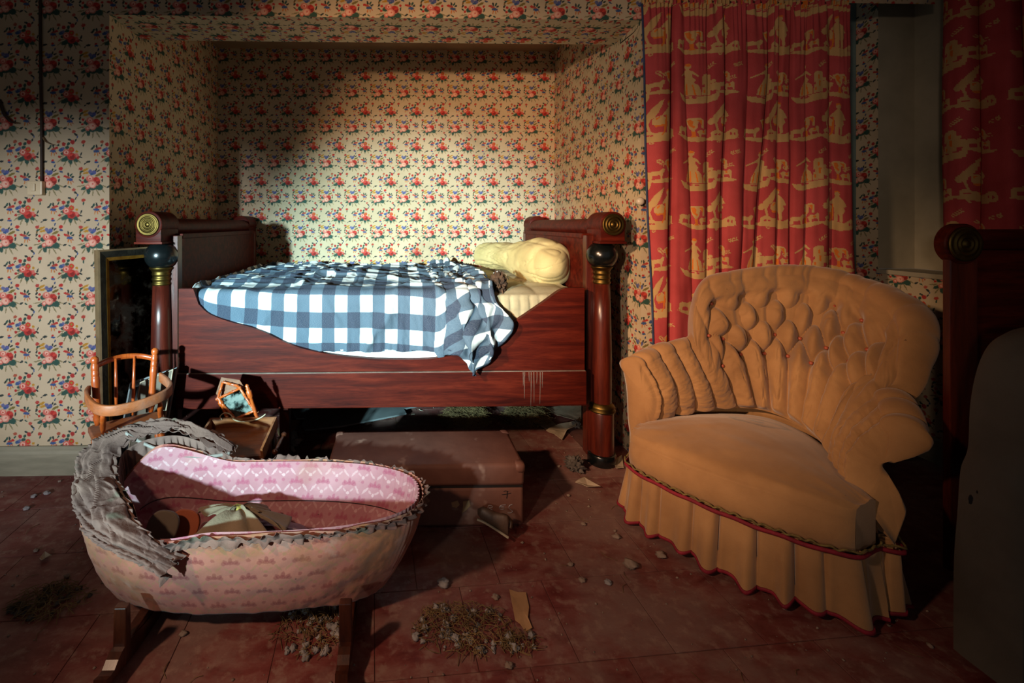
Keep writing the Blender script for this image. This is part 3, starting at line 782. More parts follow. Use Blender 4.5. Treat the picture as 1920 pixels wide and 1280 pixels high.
def pillow():
    nL, nR = 120, 90
    t = np.concatenate([np.linspace(0, .05, 16)[1:] ** 1 , np.linspace(.06, .997, nL - 15)]); t[0] = .0006
    spine = spline([at(1040, 497, Y=2.06), at(1028, 494, Y=2.2), at(1003, 488, Y=2.36), at(958, 482, Y=2.6), at(925, 479, Y=2.78), at(908, 478, Y=2.86)], nL)
    wz = np.interp(t, [0, .1, .28, .45, .55, .7, .85, 1], [.105, .118, .124, .098, .08, .083, .086, .07])
    wx = np.interp(t, [0, .1, .28, .45, .55, .7, .85, 1], [.105, .12, .125, .12, .11, .11, .105, .09])
    end = np.sqrt(np.clip(1 - np.abs(2 * t - 1) ** 9, 0, 1))
    wz = wz * end; wx = wx * end
    a = np.linspace(0, 2 * PI, nR, endpoint=False)
    ex = lambda c: np.sign(c) * np.abs(c) ** 0.86
    X = spine[:, None, 0] + wx[:, None] * ex(np.cos(a))[None]
    Zp = spine[:, None, 2] + wz[:, None] * ex(np.sin(a))[None]
    Y = spine[:, None, 1] + 0 * X
    # wrinkles run out of the pinch
    T = t[:, None] + 0 * X; A = a[None] + 0 * X
    ridge = 1 - np.abs(vnoise(A * 5.5 + 2.5 * T, T * 5 + A * .3, 5))
    wr = (ridge ** 6 * np.exp(-((T - .42) / .22) ** 2) * 1.0 + .5 * (1 - np.abs(vnoise(A * 2.2, T * 13 + np.sin(A), 8))) ** 5) * sm(.26, .42, T)
    d = -0.006 * wr + 0.009 * fbm(np.cos(A) * 1.6, T * 5 + np.sin(A), 2) * np.sin(PI * T)
    X += d * np.cos(a)[None]; Zp += d * np.sin(a)[None]
    pp = at(966, 506, Y=2.3); qx, qz = X - pp[0], Zp - pp[2]
    phi, rho = np.arctan2(qz, qx), np.hypot(qx, qz)
    fan = (1 - np.abs(vnoise(phi * 5.5 + 40 + .8 * np.sin(rho * 20), rho * 9, 61))) ** 6 * np.clip((rho - .02) / .03, 0, 1) * np.exp(-np.clip(rho - .09, 0, 9) / .055)
    Q = np.stack([X, Y, Zp], -1); Qp = np.concatenate([Q[:, -1:], Q, Q[:, :1]], 1)
    nn_ = np.cross(np.gradient(Q, axis=0), (Qp[:, 2:] - Qp[:, :-2])); nn_ /= np.linalg.norm(nn_, axis=-1, keepdims=True) + 1e-9
    if (nn_[..., 0] * np.cos(a)[None]).mean() < 0: nn_ = -nn_
    fw = (1 - np.abs(vnoise(X * 5 + 3 + .6 * np.sin(Zp * 30), Zp * 24 + X * 8, 83))) ** 5 * np.clip(fbm(X * 9, Zp * 9, 84) + .5, 0, 1)
    Q = Q - nn_ * (.013 * fan + .008 * fw)[..., None]; X, Y, Zp = Q[..., 0], Q[..., 1], Q[..., 2]
    Zp = np.maximum(Zp, .742 + .004 * vnoise(X * 8, Y * 8, 1))
    P = np.stack([X, Y, Zp], -1)
    V = P.reshape(-1, 3); F = []
    for i in range(nL - 1):
        for j in range(nR):
            F.append([i * nR + j, i * nR + (j + 1) % nR, (i + 1) * nR + (j + 1) % nR, (i + 1) * nR + j])
    F.append([j for j in range(nR)][::-1]); F.append([(nL - 1) * nR + j for j in range(nR)])
    return fixn(obj('pillow', V, F, M['pillow'], cat='pillow', label='plump yellowed cotton pillow pinched in the middle, lying against the headboard'))
pillow()

# ---------------------------------------------------------------- checked blanket: a small cloth relaxation
def blanket():
    nx, ny = 168, 150
    X0 = xa + .035; XE = float(at(925, 600, Y=1.9)[0])
    rng = np.random.default_rng(11)
    s = np.linspace(0, 1, nx)[:, None] * np.ones((1, ny)); t = np.ones((nx, 1)) * np.linspace(0, 1, ny)[None]
    # start: draped over the mattress, right end bunched up
    top_len = MY1 - MY0 - .03
    hang = .218
    L = top_len + hang
    tl = t * L
    ontop = tl < top_len
    sx = s
    X = X0 + (XE - X0) * sx
    right = sm(.80, .93, s)
    Y = np.where(ontop, MY1 - tl, MY0 - .012)
    Z = np.where(ontop, MZ1 + .03, MZ1 + .02 - (tl - top_len))
    hgx = sm(.83, .87, s)
    # right bundle falls over the rail and lower down
    over = np.where(ontop, 0, 1.0)
    Y = Y - over * hgx * (.062) * sm(0, .06, tl - top_len)
    Z = np.where(ontop, Z, MZ1 + .02 - (tl - top_len) * (1 + .06 * hgx))
    P = np.stack([X, Y, Z], -1)
    amp = .010 + .03 * right
    P[..., 2] += np.where(ontop, amp, 0.25 * amp) * (fbm(s * 16, t * 9, 4) + .6)
    P[..., 1] -= np.where(ontop, .0, 1.0) * (.006 + .014 * right) * (fbm(s * 22, t * 3, 9) + .5)
    P += rng.normal(0, .0012, P.shape)
    # rest lengths: a little longer than laid so the cloth has to crease; the right end much longer
    ex = 1.05 + 1.5 * right + .06 * np.clip(fbm(s * 5, t * 4, 21), 0, 1)
    ey = 1.03 + .0 * right + .06 * np.clip(fbm(s * 4, t * 5, 31), 0, 1)
    hx = (XE - X0) / (nx - 1); hy = L / (ny - 1)
    Rx = hx * (ex[1:] + ex[:-1]) / 2
    gy = 1 + .08 * hgx * (tl > top_len)
    Ry = hy * (ey[:, 1:] + ey[:, :-1]) / 2 * (gy[:, 1:] + gy[:, :-1]) / 2
    prev = P.copy()
    fixed = np.zeros((nx, ny), bool)
    fixed[0, :] = True
    fixed[:, 0] = True
    fixed[: int(nx * .835), -1] = True
    # front edge left of the dip is tucked behind the rail
    P[:, -1, 2] = np.where(s[:, -1] < .835, np.where(X[:, -1] < at(560, 650, Y=1.9)[0], railtop(X[:, -1]) - .015, at(700, 657, Y=1.9)[2] + .004 * np.sin(s[:, -1] * 40)), P[:, -1, 2])
    prev = P.copy(); home = P.copy()
    def con(i0, i1, j0, j1, k0, k1, l0, l1, R, st):
        a = P[i0:i1:2 if st & 1 else 1, j0:j1:2 if st & 2 else 1]; b = P[k0:k1:2 if st & 1 else 1, l0:l1:2 if st & 2 else 1]
        d = b - a; ln = np.sqrt((d * d).sum(-1)) + 1e-9
        c = ((ln - R) / ln * .5)[..., None] * d
        a += c; b -= c
    Dg = np.sqrt(((Rx[:, 1:] + Rx[:, :-1]) / 2) ** 2 + ((Ry[1:] + Ry[:-1]) / 2) ** 2)
    for step in range(170):
        vel = (P - prev) * .93; prev = P.copy()
        P += vel; P[..., 2] -= 9.8 * .0001 * .55
        for it in range(5):
            for o in (0, 1):
                con(o, nx - 1, 0, ny, o + 1, nx, 0, ny, Rx[o::2], 1)
                con(0, nx, o, ny - 1, 0, nx, o + 1, ny, Ry[:, o::2], 2)
            for o in (0, 1):
                a = P[o:nx - 1:2, :-1]; b = P[o + 1:nx:2, 1:]; R = Dg[o::2]
                d = b - a; ln = np.sqrt((d * d).sum(-1)) + 1e-9; c = ((ln - R) / ln * .12)[..., None] * d
                a += c; b -= c
                a = P[o:nx - 1:2, 1:]; b = P[o + 1:nx:2, :-1]
                d = b - a; ln = np.sqrt((d * d).sum(-1)) + 1e-9; c = ((ln - R) / ln * .12)[..., None] * d
                a += c; b -= c
            # bending, softly
            a = P[:-2]; b = P[2:]; m = P[1:-1]; c = (a + b) / 2 - m; m += c * .02
            a = P[:, :-2]; b = P[:, 2:]; m = P[:, 1:-1]; c = (a + b) / 2 - m; m += c * .02
            P[fixed] = home[fixed]
            # mattress: rounded box pushed out along the nearest face
            x, y, z = P[..., 0], P[..., 1], P[..., 2]
            dome = MZ1 + .006 + .022 * np.sin(PI * np.clip((y - MY0) / (MY1 - MY0), 0, 1)) * np.sin(PI * np.clip((x - X0) / 1.2 + .1, 0, 1))
            dz = dome - z; dy = y - (MY0 - .016)
            r = .03
            ins = (dz > 0) & (dy > 0) & (z > .36)
            # soft corner
            cy = MY0 - .016 + r; czz = dome - r
            corner = (y < cy) & (z > czz)
            qy = y - cy; qz = z - czz; ql = np.sqrt(qy * qy + qz * qz) + 1e-9
            pc = corner & (ql < r)
            P[..., 1] = np.where(pc, cy + qy / ql * r, P[..., 1]); P[..., 2] = np.where(pc, czz + qz / ql * r, P[..., 2])
            up = ins & ~corner & (dz < dy); outw = ins & ~corner & (dz >= dy)
            P[..., 2] = np.where(up, dome, P[..., 2]); P[..., 1] = np.where(outw, MY0 - .016, P[..., 1])
            con_ = up | outw | pc
            pv = prev; pv[con_] += (P[con_] - pv[con_]) * .9
            # rail: stay in front of it (bundle) below its edge
            x, y, z = P[..., 0], P[..., 1], P[..., 2]
            hit = (hgx > .4) & (z < railtop(x) + .006) & (y > RY - .016)
            P[..., 1] = np.where(hit, RY - .016, P[..., 1])
            hit2 = (hgx <= .4) & (y < RY + .012) & (z < railtop(x) + .004)
            P[..., 1] = np.where(hit2, RY + .034, P[..., 1])
    # creases pressed into the cloth: long ones along the top, slanting ones down the front
    Nn = np.cross(np.gradient(P, axis=0), np.gradient(P, axis=1)); Nn /= np.linalg.norm(Nn, axis=-1, keepdims=True) + 1e-9
    if (Nn[:, : ny // 2, 2]).mean() < 0: Nn = -Nn
    rdg = lambda a, b, sd, p: (1 - np.abs(vnoise(a, b, sd))) ** p
    topw = 1 - sm(top_len - .16, top_len + .02, tl); frw = sm(top_len - .10, top_len + .03, tl)
    mm = tl * 1.0
    wx = s * 1.3 + .10 * fbm(s * 4, t * 3, 51)
    H = topw * (.020 * rdg(wx * 3.2, mm * 15, 3, 5) + .011 * rdg(wx * 6 + mm * 4, mm * 26, 7, 5) + .006 * rdg(wx * 14, mm * 30, 9, 4))
    H += frw * (.024 * rdg(wx * 7 + mm * 4.0, mm * 1.5, 13, 8) * np.clip(fbm(wx * 2.5, mm * 2, 71) + .35, 0, 1) + .006 * rdg(wx * 26 - mm * 9, mm * 4, 17, 8) + .003 * fbm(wx * 18, mm * 10, 19))
    H += right * (.016 * rdg(wx * 18 + mm * 12, mm * 6 - wx * 9, 23, 4) + .012 * fbm(wx * 20, mm * 9, 29))
    H += topw * (.010 * rdg(wx * 9 + 3 * mm, mm * 12 + wx * 5, 43, 3))
    # the bunched end hangs in a short bundle over the rail
    hz = P[..., 2]; bz = hgx * sm(.735, .68, hz)
    zmin = hz[hgx > .9].min(); znew = .735 - (.735 - hz) * (.735 - .437 - .02 * np.sin(s * 60)) / (.735 - zmin)
    cs_ = np.clip((s - .83) / .17, 0, 1)
    uL = np.interp(znew, [.43, .50, .60, .72], [862, 842, 842, 852]); uR = np.interp(znew, [.43, .47, .54, .64, .70, .75], [900, 918, 940, 958, 950, 928])
    ub = uL + (uR - uL) * cs_ + 9 * np.sin(cs_ * 15 + znew * 30)
    xb_ = ((ub - U0) / FPX + .0227) * 1.86
    P[..., 0] = P[..., 0] * (1 - bz) + xb_ * bz
    P[..., 2] = hz * (1 - bz) + znew * bz
    P[..., 1] -= bz * (.012 + .030 * np.sin(PI * cs_) * sm(.735, .5, znew) + .016 * np.sin(cs_ * 17 + 22 * znew + 2 * fbm(s * 9, t * 9, 3)))
    ends = np.minimum(1, np.minimum(s, 1.2 - s) * 30)
    P = P + Nn * (H * ends)[..., None]
    zl = np.where(P[..., 0] > at(585, 650, Y=1.9)[0], at(700, 658, Y=1.9)[2] + .003 * np.sin(s * 60), railtop(P[..., 0]) - .02)
    P[..., 2] = np.where((s < .82) & (tl > top_len), np.maximum(P[..., 2], zl), P[..., 2])
    uvx = np.concatenate([np.zeros((1, ny)), np.cumsum(Rx, 0)]); uvy = np.concatenate([np.zeros((nx, 1)), np.cumsum(Ry, 1)], 1)
    uvx = np.repeat(uvx.mean(1, keepdims=True), ny, 1); uvy = uvy[: int(nx * .6)].mean(0)[None] * np.ones((nx, 1)) * (1 + .12 * right)
    V, F = grid_vf(P)
    o = obj('checked_blanket', V, F, M['gingham'], uv=np.stack([uvx.ravel(), uvy.ravel()], -1), cat='blanket', label='crumpled blue and white checked blanket spilling over the front rail of the bed')
    fixn(o)
    sd = o.modifiers.new('smooth', 'SUBSURF'); sd.levels = 1; sd.render_levels = 1
    so = o.modifiers.new('thick', 'SOLIDIFY'); so.thickness = .003; so.offset = -1
    return o
blanket()

# white folded edge and brown wad by the pillow
P = spline([at(926, 512, Y=2.1), at(936, 508, Y=2.12), at(948, 514, Y=2.14), at(954, 524, Y=2.12)], 20)
MB().tube(P, np.linspace(.006, .003, 20), 8, .5).obj('white_rim', M['sheet'], cat='cloth edge', label='small white curled edge of cloth sticking out under the pillow')
V = []; F = []
def blobmesh(c, r, seed, seg=24, rough=.3, freq=6.0):
    t = np.linspace(0.02, PI - .02, seg)[:, None]; p = np.linspace(0, 2 * PI, seg * 2, endpoint=False)[None]
    d = np.stack([np.sin(t) * np.cos(p), np.sin(t) * np.sin(p), np.cos(t) + 0 * p], -1)
    k = 1 + rough * fbm(d[..., 0] * freq + seed, d[..., 1] * freq + d[..., 2] * freq * 1.3, seed)
    Pn = np.array(c) + d * np.array(r) * k[..., None]
    nR = seg * 2; n_ = seg
    F = [[i * nR + j, (i + 1) * nR + j, (i + 1) * nR + (j + 1) % nR, i * nR + (j + 1) % nR] for i in range(n_ - 1) for j in range(nR)]
    F.append([j for j in range(nR)]); F.append([(n_ - 1) * nR + j for j in range(nR)][::-1])
    return Pn.reshape(-1, 3), F
V, F = blobmesh(at(936, 534, Y=2.02), (.03, .05, .05), 3, 30, .45, 5)
obj('stuffing_wad', V, F, M['brown_wad'], cat='wad', label='crumpled dark brown wad between the checked blanket and the pillow')

# ================================================================ curtains with a pastoral print
def pip(x, y, poly):
    poly = np.array(poly, float); ins = np.zeros(x.shape, bool); n = len(poly)
    for i in range(n):
        x0, y0 = poly[i]; x1, y1 = poly[(i + 1) % n]
        if y0 == y1: continue
        c = ((y0 > y) != (y1 > y)) & (x < (x1 - x0) * (y - y0) / (y1 - y0) + x0)
        ins ^= c
    return ins
def ell(cx, cy, a, b, g=0, n=14):
    t = np.linspace(0, 2 * PI, n, endpoint=False); g = math.radians(g)
    x, y = a * np.cos(t), b * np.sin(t)
    return np.stack([cx + x * math.cos(g) - y * math.sin(g), cy + x * math.sin(g) + y * math.cos(g)], -1)

LADY = [[(-6, 62), (-2, 70), (4, 72), (9, 66), (8, 58), (4, 54), (5, 48), (12, 44), (18, 34), (24, 26), (20, 24), (13, 32), (9, 36), (10, 24), (20, 6), (26, -22), (27, -42), (-22, -42), (-20, -20), (-10, 8), (-4, 24), (-6, 34), (-16, 30), (-34, 18), (-35, 22), (-16, 36), (-6, 46), (-2, 52), (-5, 58)],
        [(30, -20), (30, 24), (34, 32), (40, 34), (56, 34), (62, 28), (62, -42), (28, -42)], ell(70, -16, 16, 14), ell(66, 4, 8, 6),
        [(-46, -40), (-34, -46), (70, -44), (86, -30), (84, -52), (78, -66), (40, -70), (0, -72), (-32, -66), (-40, -54)]]
LADY_HOLE = [[(12, 4), (18, 18), (22, 14), (26, 0), (24, -10)], [(30, -6), (36, -2), (36, -12), (30, -14)], ell(-4, -50, 7, 3), ell(12, -50, 6, 3), ell(-16, -49, 5, 3)]
LADY_OR = [[(-14, -4), (-11, -4), (-14, -40), (-18, -40)], [(-3, 0), (0, 0), (-1, -40), (-5, -40)], [(8, -2), (11, -4), (16, -40), (12, -40)], ell(2, 68, 6, 5), [(44, 20), (50, 20), (50, 6), (44, 6)], [(46, 0), (54, -2), (52, -22), (47, -20)], [(34, -22), (38, -22), (38, -34), (34, -34)]]
MAN = [ell(2, 62, 8, 9), [(-2, 54), (6, 54), (16, 46), (24, 34), (30, 20), (20, 16), (24, 4), (16, -10), (18, -34), (10, -40), (8, -18), (4, -8), (2, -40), (-8, -40), (-6, -6), (-8, 14), (-10, 26), (-20, 22), (-18, 30), (-8, 44)],
       [(-32, 22), (-20, 24), (-12, 14), (-14, -8), (-30, -14), (-40, -2), (-40, 14)],
       [(-62, 28), (-50, 40), (-40, 56), (-24, 74), (-14, 82), (-20, 60), (-28, 36), (-36, 20), (-44, 16), (-50, 0), (-44, -26), (-50, -28), (-56, -4), (-58, 12)], ell(-64, 10, 10, 12),
       [(-80, -50), (-64, -44), (-66, -30), (-56, -24), (-44, -26), (-36, -34), (20, -40), (34, -30), (44, -22), (56, -26), (58, -48), (52, -58), (8, -70), (-30, -66), (-64, -60)]]
MAN_HOLE = [ell(-52, -40, 5, 3), ell(-42, -42, 4, 3), ell(38, -42, 3, 6), ell(48, -42, 2.5, 6)]
MAN_OR = [[(-38, -4), (-32, -8), (-14, -8), (-12, 24), (-8, 24), (-8, -14), (-12, -34), (-20, -46), (-22, -44), (-16, -30), (-16, -14), (-34, -14)], [(-34, 16), (-26, 22), (-24, 18), (-34, 8)], [(-6, 64), (-4, 73), (4, 75), (11, 70), (10, 66), (2, 70), (-3, 66)]]
URN = [[(-18, 36), (-8, 42), (18, 44), (26, 36), (26, 6), (20, 8), (20, 24), (12, 30), (10, 10), (4, -2), (6, -20), (10, -24), (-6, -24), (-2, -20), (-2, -4), (-8, 6), (-12, 22)],
       [(-58, -24), (-56, 0), (-48, 6), (-30, 4), (-22, 12), (-16, 8), (-18, -2), (-22, -6), (-24, -24), (-28, -24), (-30, -10), (-46, -10), (-48, -24)],
       [(8, -6), (16, 2), (26, -2), (34, 6), (40, 0), (40, -24), (36, -24), (34, -14), (20, -14), (18, -24), (14, -24), (12, -14)],
       [(-62, -26), (-40, -24), (30, -24), (56, -28), (44, -36), (10, -42), (-30, -38), (-50, -32)]]
URN_OR = [[(-12, 34), (-4, 38), (2, 30), (0, 18), (6, 12), (2, 6), (-8, 16)], [(8, 36), (20, 38), (22, 16), (18, 22), (14, 32)], [(-4, -4), (6, -4), (6, -20), (9, -26), (-6, -26), (-2, -18)], ell(26, -6, 4, 4)]
def sprig(cx, cy, g, n=5, L=7):
    out = []
    for k in range(n):
        for s in (-1, 1):
            px = (k - n / 2) * L * .85; out.append(ell(*(np.array((cx, cy)) + np.array((px * math.cos(g) - s * 3.4 * math.sin(g), px * math.sin(g) + s * 3.4 * math.cos(g)))), 4.4, 1.8, math.degrees(g) + s * 42, 8))
    return out
def print_masks(su, sv, PX=0.36, PY=0.372):
    """su, sv cloth coordinates in metres -> pale and orange masks"""
    pale = np.zeros(su.shape, bool); org = np.zeros(su.shape, bool); hole = np.zeros(su.shape, bool)
    sx_, sy_ = 0.00138, 0.00119
    def put(polys, ox, oy, dst):
        x = ((su - ox + PX / 2) % PX - PX / 2) / sx_; y = ((sv - oy + PY / 2) % PY - PY / 2) / sy_
        for p in polys:
            p = np.array(p, float)
            k = (x > p[:, 0].min()) & (x < p[:, 0].max()) & (y > p[:, 1].min()) & (y < p[:, 1].max())
            idx = np.nonzero(k)
            if len(idx[0]): dst[idx] |= pip(x[idx], y[idx], p)
    put(LADY, 0, 0, pale); put(LADY_HOLE, 0, 0, hole); put(LADY_OR, 0, 0, org)
    put(URN, 0.01, PY / 2 - .012, pale); put(URN_OR, 0.01, PY / 2 - .012, org)
    put(MAN, PX / 2, PY / 2 + .01, pale); put(MAN_HOLE, PX / 2, PY / 2 + .01, hole); put(MAN_OR, PX / 2, PY / 2 + .01, org)
    put(URN, PX / 2 + .005, -.012, pale); put(URN_OR, PX / 2 + .005, -.012, org)
    S = []
    for (x, y, g) in ((-75, 60, .5), (62, 62, .6), (-80, 120, -1.2), (92, 110, 1.2), (-60, 175, .3), (70, 168, .4), (110, 20, -.9), (-95, 10, .4), (150, 100, -1.0), (60, -78 + 332, .5)):
        S += sprig(x, y, g)
    put(S, 0, 0, pale)
    pale &= ~hole
    return pale | org, org

def curtain_mesh(name, xs_top, xs_bot, ztop, zbot, ybase, nrow, ncol, depth_f, label, phase=(0, 0), seed=0, bulge=.012, axis='x', top_gather=True):
    """cloth hanging in folds; xs_* are fold places from one edge to the other (sharp pleats between panels)"""
    nseg = len(xs_top) - 1
    per = ncol // nseg; cols = []
    # column layout: for every panel, local 0..1
    loc = np.concatenate([np.linspace(0, 1, per, endpoint=False) for _ in range(nseg)] + [[1.0]])
    seg = np.concatenate([np.full(per, i) for i in range(nseg)] + [[nseg - 1]])
    zz = np.linspace(ztop, zbot, nrow)
    f = (zz - ztop) / (zbot - ztop)
    xt, xb = np.array(xs_top, float), np.array(xs_bot, float)
    wv = sm(0, .9, f)[:, None]
    e = xt[None] * (1 - wv) + xb[None] * wv                       # (nrow, nseg+1)
    lo = e[:, seg]; hi = e[:, np.minimum(seg + 1, nseg)]
    L = loc[None]
    # panels bow toward the room and dive into the pleat on both sides
    X = lo + (hi - lo) * (L - 0.10 * np.sin(2 * PI * L) * 0.6)
    w = np.abs(hi - lo)
    fd = np.array(depth_f)
    dl = fd[seg][None] * np.exp(-(L / .13) ** 2) + fd[np.minimum(seg + 1, nseg)][None] * np.exp(-((1 - L) / .13) ** 2)
    bow = np.minimum(w * .16, .02) * np.sin(PI * L)
    D = dl - bow
    D = D + bulge * fbm(X * 9 + seed, f[:, None] * 2.2 + 0 * X, seed, 2) * sm(0, .2, f)[:, None] + .004 * fbm(X * 24, f[:, None] * 6 + 0 * X, seed + 3, 2)
    if top_gather:
        g = np.exp(-f / .05)[:, None]
        D = D * (1 - .6 * g) + g * .008 * np.sin(X * 260 + 3 * np.sin(X * 40))
    Zc = zz[:, None] + 0 * X
    # cloth length across, measured on the middle row
    mid = nrow // 2
    ds = np.sqrt(np.diff(X[mid]) ** 2 + np.diff(D[mid] ) ** 2)
    S = np.concatenate([[0], np.cumsum(ds)])
    sag = .010 * np.sin(S * 20 + seed)
    P = np.stack([X, ybase + D, Zc], -1) if axis == 'x' else np.stack([ybase + D, X, Zc], -1)
    SU = S[None] + 0 * X + phase[0]; SV = Zc + phase[1] + .03 * (S[None] - S.mean()) * 0 + sag[None]
    pale, org = print_masks(SU, SV)
    return P, SU, SV, pale, org

u2x = lambda u, Y=1.865: float(at(u, 420, Y=Y)[0])
tops = [1205, 1262, 1283, 1326, 1361, 1400, 1442, 1462, 1483, 1512, 1556, 1594]
bots = [1226, 1250, 1300, 1322, 1348, 1385, 1404, 1452, 1476, 1500, 1555, 1606]
dep = [0.0, .035, .0, .008, .032, .0, .034, .012, .032, .008, .004, .0]
P, SU, SV, pale, org = curtain_mesh('curtain', [u2x(u) for u in tops], [u2x(u) for u in bots], float(at(1400, 9, Y=1.865)[2]), 0.05, 1.862, 640, 440, dep, '', phase=(0.10, .205), seed=2)
# right edge swings in a little toward its foot as it does in the room
ct = thing('toile_curtain', 'faded red curtain printed with pale pastoral figures, hanging beside the alcove', 'curtain', (1.45, 1.86, 0.05))
V, F = grid_vf(P)
obj('drape', V, F, M['toile'], ct, uv=np.stack([SU.ravel(), SV.ravel()], -1), attrs={'pale': pale.ravel(), 'orange': org.ravel()})
hem = [p + (-.002, -.002, 0) for p in P[::12, 0]]
hb = MB().tube(hem, .0045, 6)
hb.obj('hem', M['blue_hem'], ct, label='dark blue hem')
hd = MB()
for k in range(60):
    pass
rod = [(1.03, 1.875, float(at(1400, 4, Y=1.87)[2])), (1.9, 1.875, float(at(1400, 4, Y=1.87)[2]))]
MB().tube(rod, .006, 8).obj('curtain_rod', M['cable'], ct)
# gathered heading above the rod
xh = np.linspace(u2x(1204), u2x(1594), 420)[:, None]; th = np.linspace(0, 1, 6)[None]
Zh = float(at(1400, 11, Y=1.862)[2]) + .03 * th + .003 * np.sin(xh * 140) * th
Yh = 1.866 + (.007 + .004 * np.sin(xh * 33)) * np.sin(xh * 300 + 2 * np.sin(xh * 60)) + 0 * th
Ph = np.stack([xh + 0 * th, Yh, Zh], -1)
V, F = grid_vf(Ph, .0015)
SUh = xh * 1.3 + 0 * th; ph, oh = print_masks(SUh + .1, Zh + .205)
obj('heading', V, F, M['toile'], ct, uv=np.tile(np.stack([SUh.ravel(), Zh.ravel()], -1), (2, 1)), attrs={'pale': np.tile(ph.ravel(), 2), 'orange': np.tile(oh.ravel(), 2)})

P, SU, SV, pale, org = curtain_mesh('curtain', [1.82, 1.72, 1.60, 1.45, 1.32, 1.17, 1.0], [1.81, 1.71, 1.58, 1.43, 1.31, 1.16, 1.0], 2.30, .60, 2.28, 330, 240, [0, .03, .045, .01, .05, .02, 0], '', phase=(.02, .1), seed=9, axis='y')
c2 = thing('toile_curtain', 'dim red curtain printed with figures in the dark corner above the far right bedstead', 'curtain', (2.29, 1.36, 0.6))
V, F = grid_vf(P)
obj('drape', V, F, M['toile'], c2, uv=np.stack([SU.ravel(), SV.ravel()], -1), attrs={'pale': pale.ravel(), 'orange': org.ravel()})
MB().tube([(2.3, .95, 2.31), (2.3, 1.83, 2.31)], .008, 8).obj('curtain_rod', M['cable'], c2)

# ================================================================ tufted armchair
ac = thing('tufted_armchair', 'low mustard tufted armchair with rolled back, fringed braid and pleated skirt', 'armchair', (1.2, 1.55, 0.0))
def pz(u, v, z): return at(u, v, Z=z)
def pd(u, v, Y): return at(u, v, Y=Y)
FLt, FRt = pz(1177, 865, .20), pz(1603, 1032, .20)
# seat-level inner line, left arm front -> round the back -> right arm front
base_pts = [pz(1214, 793, .305), pz(1262, 777, .318), pz(1315, 768, .328), pz(1372, 764, .335), pz(1430, 769, .335), pz(1486, 790, .33), pz(1532, 822, .32), pz(1560, 857, .31), pz(1578, 896, .295), pz(1622, 946, .28)]
top_pts = [pd(1200, 690, 1.655), pd(1225, 676, 1.68), pd(1252, 664, 1.70), pd(1284, 655, 1.71), pd(1300, 640, 1.72),
           pd(1302, 580, 1.735), pd(1318, 540, 1.745), pd(1385, 524, 1.755), pd(1460, 518, 1.75), pd(1530, 527, 1.72), pd(1590, 546, 1.66), pd(1640, 572, 1.57), pd(1678, 602, 1.49), pd(1690, 634, 1.44),
           pd(1672, 690, 1.40), pd(1648, 742, 1.38), pd(1652, 760, 1.34), pd(1660, 784, 1.29), pd(1662, 812, 1.24)]
ta = [0, .06, .125, .20, .255, .285, .315, .39, .47, .545, .61, .67, .715, .745, .775, .815, .87, .935, 1.0]
ba = [0, .09, .18, .27, .38, .5, .6, .70, .83, 1.0]
NA, NV = 420, 150
aa = np.linspace(0, 1, NA)
def interp_curve(ks, pts, q):
    # smooth: dense catmull in index space, then monotone remap of the parameter
    P_ = np.array(pts); n = 400; S = spline(P_, n); k = np.interp(np.linspace(0, len(ks) - 1, n), np.arange(len(ks)), ks)
    return np.stack([np.interp(q, k, S[:, i]) for i in range(3)], -1)
Bc = interp_curve(ba, base_pts, aa); Tc = interp_curve(ta, top_pts, aa)
def smooth1(A, k):
    for _ in range(k):
        A = A.copy(); A[1:-1] = (A[:-2] + 2 * A[1:-1] + A[2:]) / 4
    return A
Bc, Tc = smooth1(Bc, 14), smooth1(Tc, 5)
ctr = np.array((1.12, 1.45, 0.0))
vv = np.linspace(0, 1, NV)
P = Bc[:, None] + (Tc - Bc)[:, None] * vv[None, :, None]
# hollow of the back: bows away from the sitter low down
inw = ctr[None] - (Bc + Tc) / 2; inw[:, 2] = 0; inw /= np.linalg.norm(inw, axis=1)[:, None]
backness = sm(.24, .34, aa) * (1 - sm(.72, .80, aa))
P += inw[:, None] * (.035 * np.sin(PI * vv)[None, :, None] * (.4 + .6 * (1 - backness))[:, None, None])
# tufting field
A2, V2 = np.meshgrid(aa, vv, indexing='ij')
DX = .0665
x = (A2 - .272) / DX                                             # columns
vr4, vr1 = .43, .86
y = (V2 - vr4) / ((vr1 - vr4) / 3)                               # rows: 0 = lowest buttons, 3 = top
s_, t_ = x - .25 + y / 2, x - .25 - y / 2
dia = (np.abs(np.sin(PI * s_)) * np.abs(np.sin(PI * t_))) ** .55
# y beyond the top row: flutes fan to the crest
flt = np.abs(np.sin(PI * (x - .25))) ** .5
flt_top = np.abs(np.sin(PI * (x - .25 + .5))) ** .5
hb_ = dia * sm(-.25, .15, y) * (1 - sm(2.9, 3.35, y)) + flt * (1 - sm(-.25, .15, y)) + (.75 + .25 * flt_top) * sm(2.9, 3.35, y)
arm_f = np.abs(np.sin(PI * (x - .25))) ** .42
bk = backness[:, None]
h = hb_ * bk + arm_f * (1 - bk)
pit = np.zeros_like(h)
BTN = []
for r in range(4):
    yr = r; off = .25 if r % 2 == 0 else .75
    for k in range(-1, 8):
        xc = k + off
        ac_ = .272 + xc * DX
        if not (.285 < ac_ < .715): continue
        va = vr4 + (vr1 - vr4) / 3 * yr
        pit += np.exp(-(((x - xc) / .20) ** 2 + ((y - yr) / .24) ** 2))
        BTN.append((ac_, va))
n_ = np.cross(np.gradient(P, axis=0), np.gradient(P, axis=1)); n_ /= np.linalg.norm(n_, axis=-1, keepdims=True) + 1e-9
if (n_ * inw[:, None]).sum(-1).mean() < 0: n_ = -n_
puff = .042 * bk + .024 * (1 - bk)
